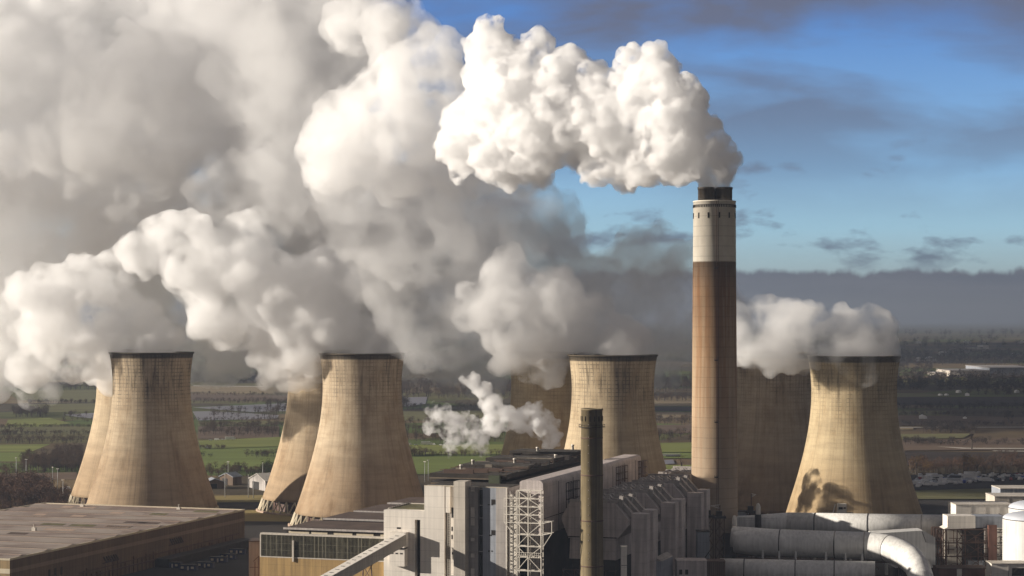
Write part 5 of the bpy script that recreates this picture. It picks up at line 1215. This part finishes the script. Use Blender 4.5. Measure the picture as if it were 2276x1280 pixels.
shade_veil = [(-330, 90, 150, 40), (-420, 260, 120, 60), (-300, -90, 130, 160), (-480, 60, 150, 240), (-250, 10, 90, 120), (-280, 200, 90, 180), (-560, 200, 130, 260), (-600, -20, 150, 120), (-330, 60, 120, 300), (-380, -60, 140, 60), (-400, 180, 110, 330)]  # unseen steam left of the view, added to dim the upper bank
plume('steam_cloud', shade_veil, 1420, 3, 4, .015, 'thin unseen steam added beyond the left edge to shade the upper bank', 'steam cloud', kind='stuff', nz=(60, .34, .60), n1=16, n2=5, disp=((30, 20), (11, 8)))
trail = [(1060, 600, 66), (1000, 560, 76), (1030, 680, 66), (950, 640, 76), (900, 560, 86), (860, 650, 66), (950, 480, 76), (860, 470, 76), (1080, 500, 60), (790, 520, 60, 20), (930, 740, 56), (1010, 750, 50), (1160, 540, 50), (1180, 460, 50, 20), (1090, 440, 60, 10), (780, 440, 66, 20), (1090, 770, 44), (860, 740, 40, 40)]
plume('steam_cloud', trail, 1318, 5, 2.4, .020, 'soft pale steam trailing from the central towers up into the grey bank', 'steam cloud', kind='stuff', col=(.997, .996, .997), nz=(34, .36, .62), n1=18, n2=7, n3=1, disp=((26, 18), (9, 8)))
skirt = [(690, 210, 100), (640, 100, 100), (740, 80, 90), (620, 330, 90), (700, 420, 80), (560, 200, 90, 40), (540, 60, 80, 40), (800, 420, 70), (520, 400, 80, 40), (840, 120, 70), (620, 470, 60, 20)]
plume('steam_cloud', skirt, 1345, 6, 2.6, .016, 'soft torn steam joining the chimney plume to the grey bank', 'steam cloud', kind='stuff', col=(.995, .994, .995), nz=(36, .36, .62), n1=18, n2=7, n3=1, disp=((26, 18), (9, 8)))
DT = .11; NZ = (24, .36, .60)
t1 = [(337, 778, 60), (300, 760, 42), (255, 770, 46), (200, 740, 68), (150, 700, 80), (210, 650, 70), (110, 670, 70), (250, 610, 42), (262, 575, 30), (130, 770, 60), (160, 820, 38), (90, 750, 56), (300, 710, 50), (60, 820, 40), (228, 800, 34), (236, 830, 20), (215, 780, 40), (380, 766, 36, -6), (352, 752, 40), (312, 748, 42), (395, 772, 26, -10), (236, 795, 42, 50), (228, 825, 36, 50), (238, 850, 24, 50)]
plume('steam_plume', t1, 1395, 21, 1.6, DT, 'white steam plume leaning left from the leftmost cooling tower', 'steam plume', nz=NZ, group='cooling tower plumes', n1=14, n2=6, n3=2, disp=((16, 8), (6, 3)))
t2 = [(805, 783, 60), (850, 750, 34), (760, 740, 50), (700, 720, 90), (640, 740, 72), (600, 650, 104), (510, 610, 90), (430, 590, 84), (550, 530, 52), (380, 520, 56), (600, 800, 40), (660, 800, 44), (680, 640, 80), (480, 690, 70), (760, 660, 60), (320, 560, 50), (590, 840, 24), (680, 790, 40), (700, 775, 40), (640, 815, 30), (862, 770, 34, -8), (832, 748, 42), (790, 748, 44), (670, 795, 46, 60), (692, 822, 36, 60), (652, 830, 36, 60), (625, 805, 42, 40)]
plume('steam_plume', t2, 1370, 22, 1.8, DT, 'largest white steam plume, sweeping left from the second cooling tower', 'steam plume', nz=NZ, group='cooling tower plumes', n1=14, n2=6, n3=2, disp=((16, 8), (6, 3)))
t3 = [(1362, 787, 62), (1400, 750, 42), (1310, 750, 58), (1260, 720, 72), (1210, 680, 76), (1150, 650, 76), (1110, 610, 48), (1250, 640, 44), (1150, 750, 66), (1200, 800, 52), (1230, 835, 30), (1080, 690, 60), (1320, 700, 48), (1412, 775, 40, -18), (1360, 780, 46, -18), (1425, 768, 34, -10), (1392, 752, 44), (1345, 755, 48, -8)]
plume('steam_plume', t3, 1322, 23, 1.6, DT, 'white steam plume rising left from the tower behind the slim chimney', 'steam plume', nz=NZ, group='cooling tower plumes', n1=14, n2=6, n3=2, disp=((16, 8), (6, 3)))
t4 = [(1898, 792, 62), (1945, 750, 52), (1880, 730, 50), (1840, 750, 54), (1800, 740, 60), (1750, 725, 62), (1700, 725, 58), (1780, 800, 34), (1720, 790, 40), (1670, 780, 38), (1650, 740, 54), (1930, 720, 40)]
plume('steam_plume', t4, 1252, 24, 1.6, DT, 'white steam plume drifting behind the tall chimney from the rightmost tower', 'steam plume', nz=(26, .38, .66), group='cooling tower plumes', n1=14, n2=6, n3=2, disp=((16, 8), (6, 3)))
p1 = [(1088, 1020, 6), (1084, 1008, 9), (1075, 990, 14), (1062, 965, 22), (1045, 985, 20), (1030, 950, 26), (1050, 940, 18), (1000, 940, 28), (975, 920, 24), (1010, 975, 22), (1000, 1000, 16), (960, 945, 20), (1060, 1005, 16)]
plume('steam_puff', p1, 1110, 31, .5, .32, 'ragged steam puff from the left edge of the boiler house roof', 'steam puff', nz=(7, .44, .66), n1=12, n2=5, n3=2, disp=((5, 2), (1.6, .8)))
p2 = [(1218, 994, 11), (1224, 984, 16), (1222, 965, 23), (1200, 935, 34), (1175, 925, 27), (1150, 935, 25), (1120, 925, 26), (1095, 895, 24), (1075, 870, 20), (1050, 850, 17), (1095, 940, 24), (1030, 840, 10)]
plume('steam_puff', p2, 1160, 32, .6, .34, 'dense white steam puff trailing up left from the far end of the boiler roof', 'steam puff', nz=(8, .40, .62), n1=12, n2=5, n3=2, disp=((5, 2), (1.6, .8)))
shade_puff = [(1590, 1042, 24), (1582, 1015, 22), (1600, 1066, 22), (1586, 994, 14), (1596, 1085, 16), (1590, 1046, 22, -16), (1586, 1072, 20, -16), (1592, 1022, 16, -14)]  # hidden puff added to cast a shadow low on the rightmost tower
plume('steam_puff', shade_puff, 1246, 33, .6, .4, 'small hidden steam puff added behind the tall chimney to shade the right tower', 'steam puff', nz=(9, .36, .58), n1=12, n2=5, n3=2, disp=((5, 2), (1.6, .8)))
rng = random.Random(77); sc_ = []
for i in range(70):
    y = 2250+9000*rng.random(); lo = .185*y; hi_ = .42*y+250
    x = lo+(hi_-lo)*rng.random(); zc = 1500+rng.uniform(-30, 30); hgt = zc/math.tan(SUN_EL)
    sc_.append((Vector((x+260-hgt+0, y, zc)), 210+.012*y))
o = cloud('shade_cloud', sc_, 78, 26, steam_mat('cloud_vapour', .0055), n1=6, n2=2)  # unseen cloud, placed so that its shade falls on the right-hand plain
tag(o, 'ragged grey cloud out of view to the left, placed to shade the plain', 'cloud', kind='stuff')
# ------------------------------------------------------------------ air
mb = MB(); mb.box(-31000, -3500, -1, 31000, 71000, 520)
hm = bpy.data.materials.new('haze'); hm.use_nodes = True; hn = hm.node_tree; hn.nodes.clear()
ho = hn.nodes.new('ShaderNodeOutputMaterial'); hv = hn.nodes.new('ShaderNodeVolumePrincipled'); hv.inputs['Color'].default_value = (.34, .40, .52, 1); hv.inputs['Density'].default_value = 6e-5; hv.inputs['Anisotropy'].default_value = .1
hn.links.new(hv.outputs[0], ho.inputs['Volume'])
tag(mb.build('haze', hm), kind='stuff')
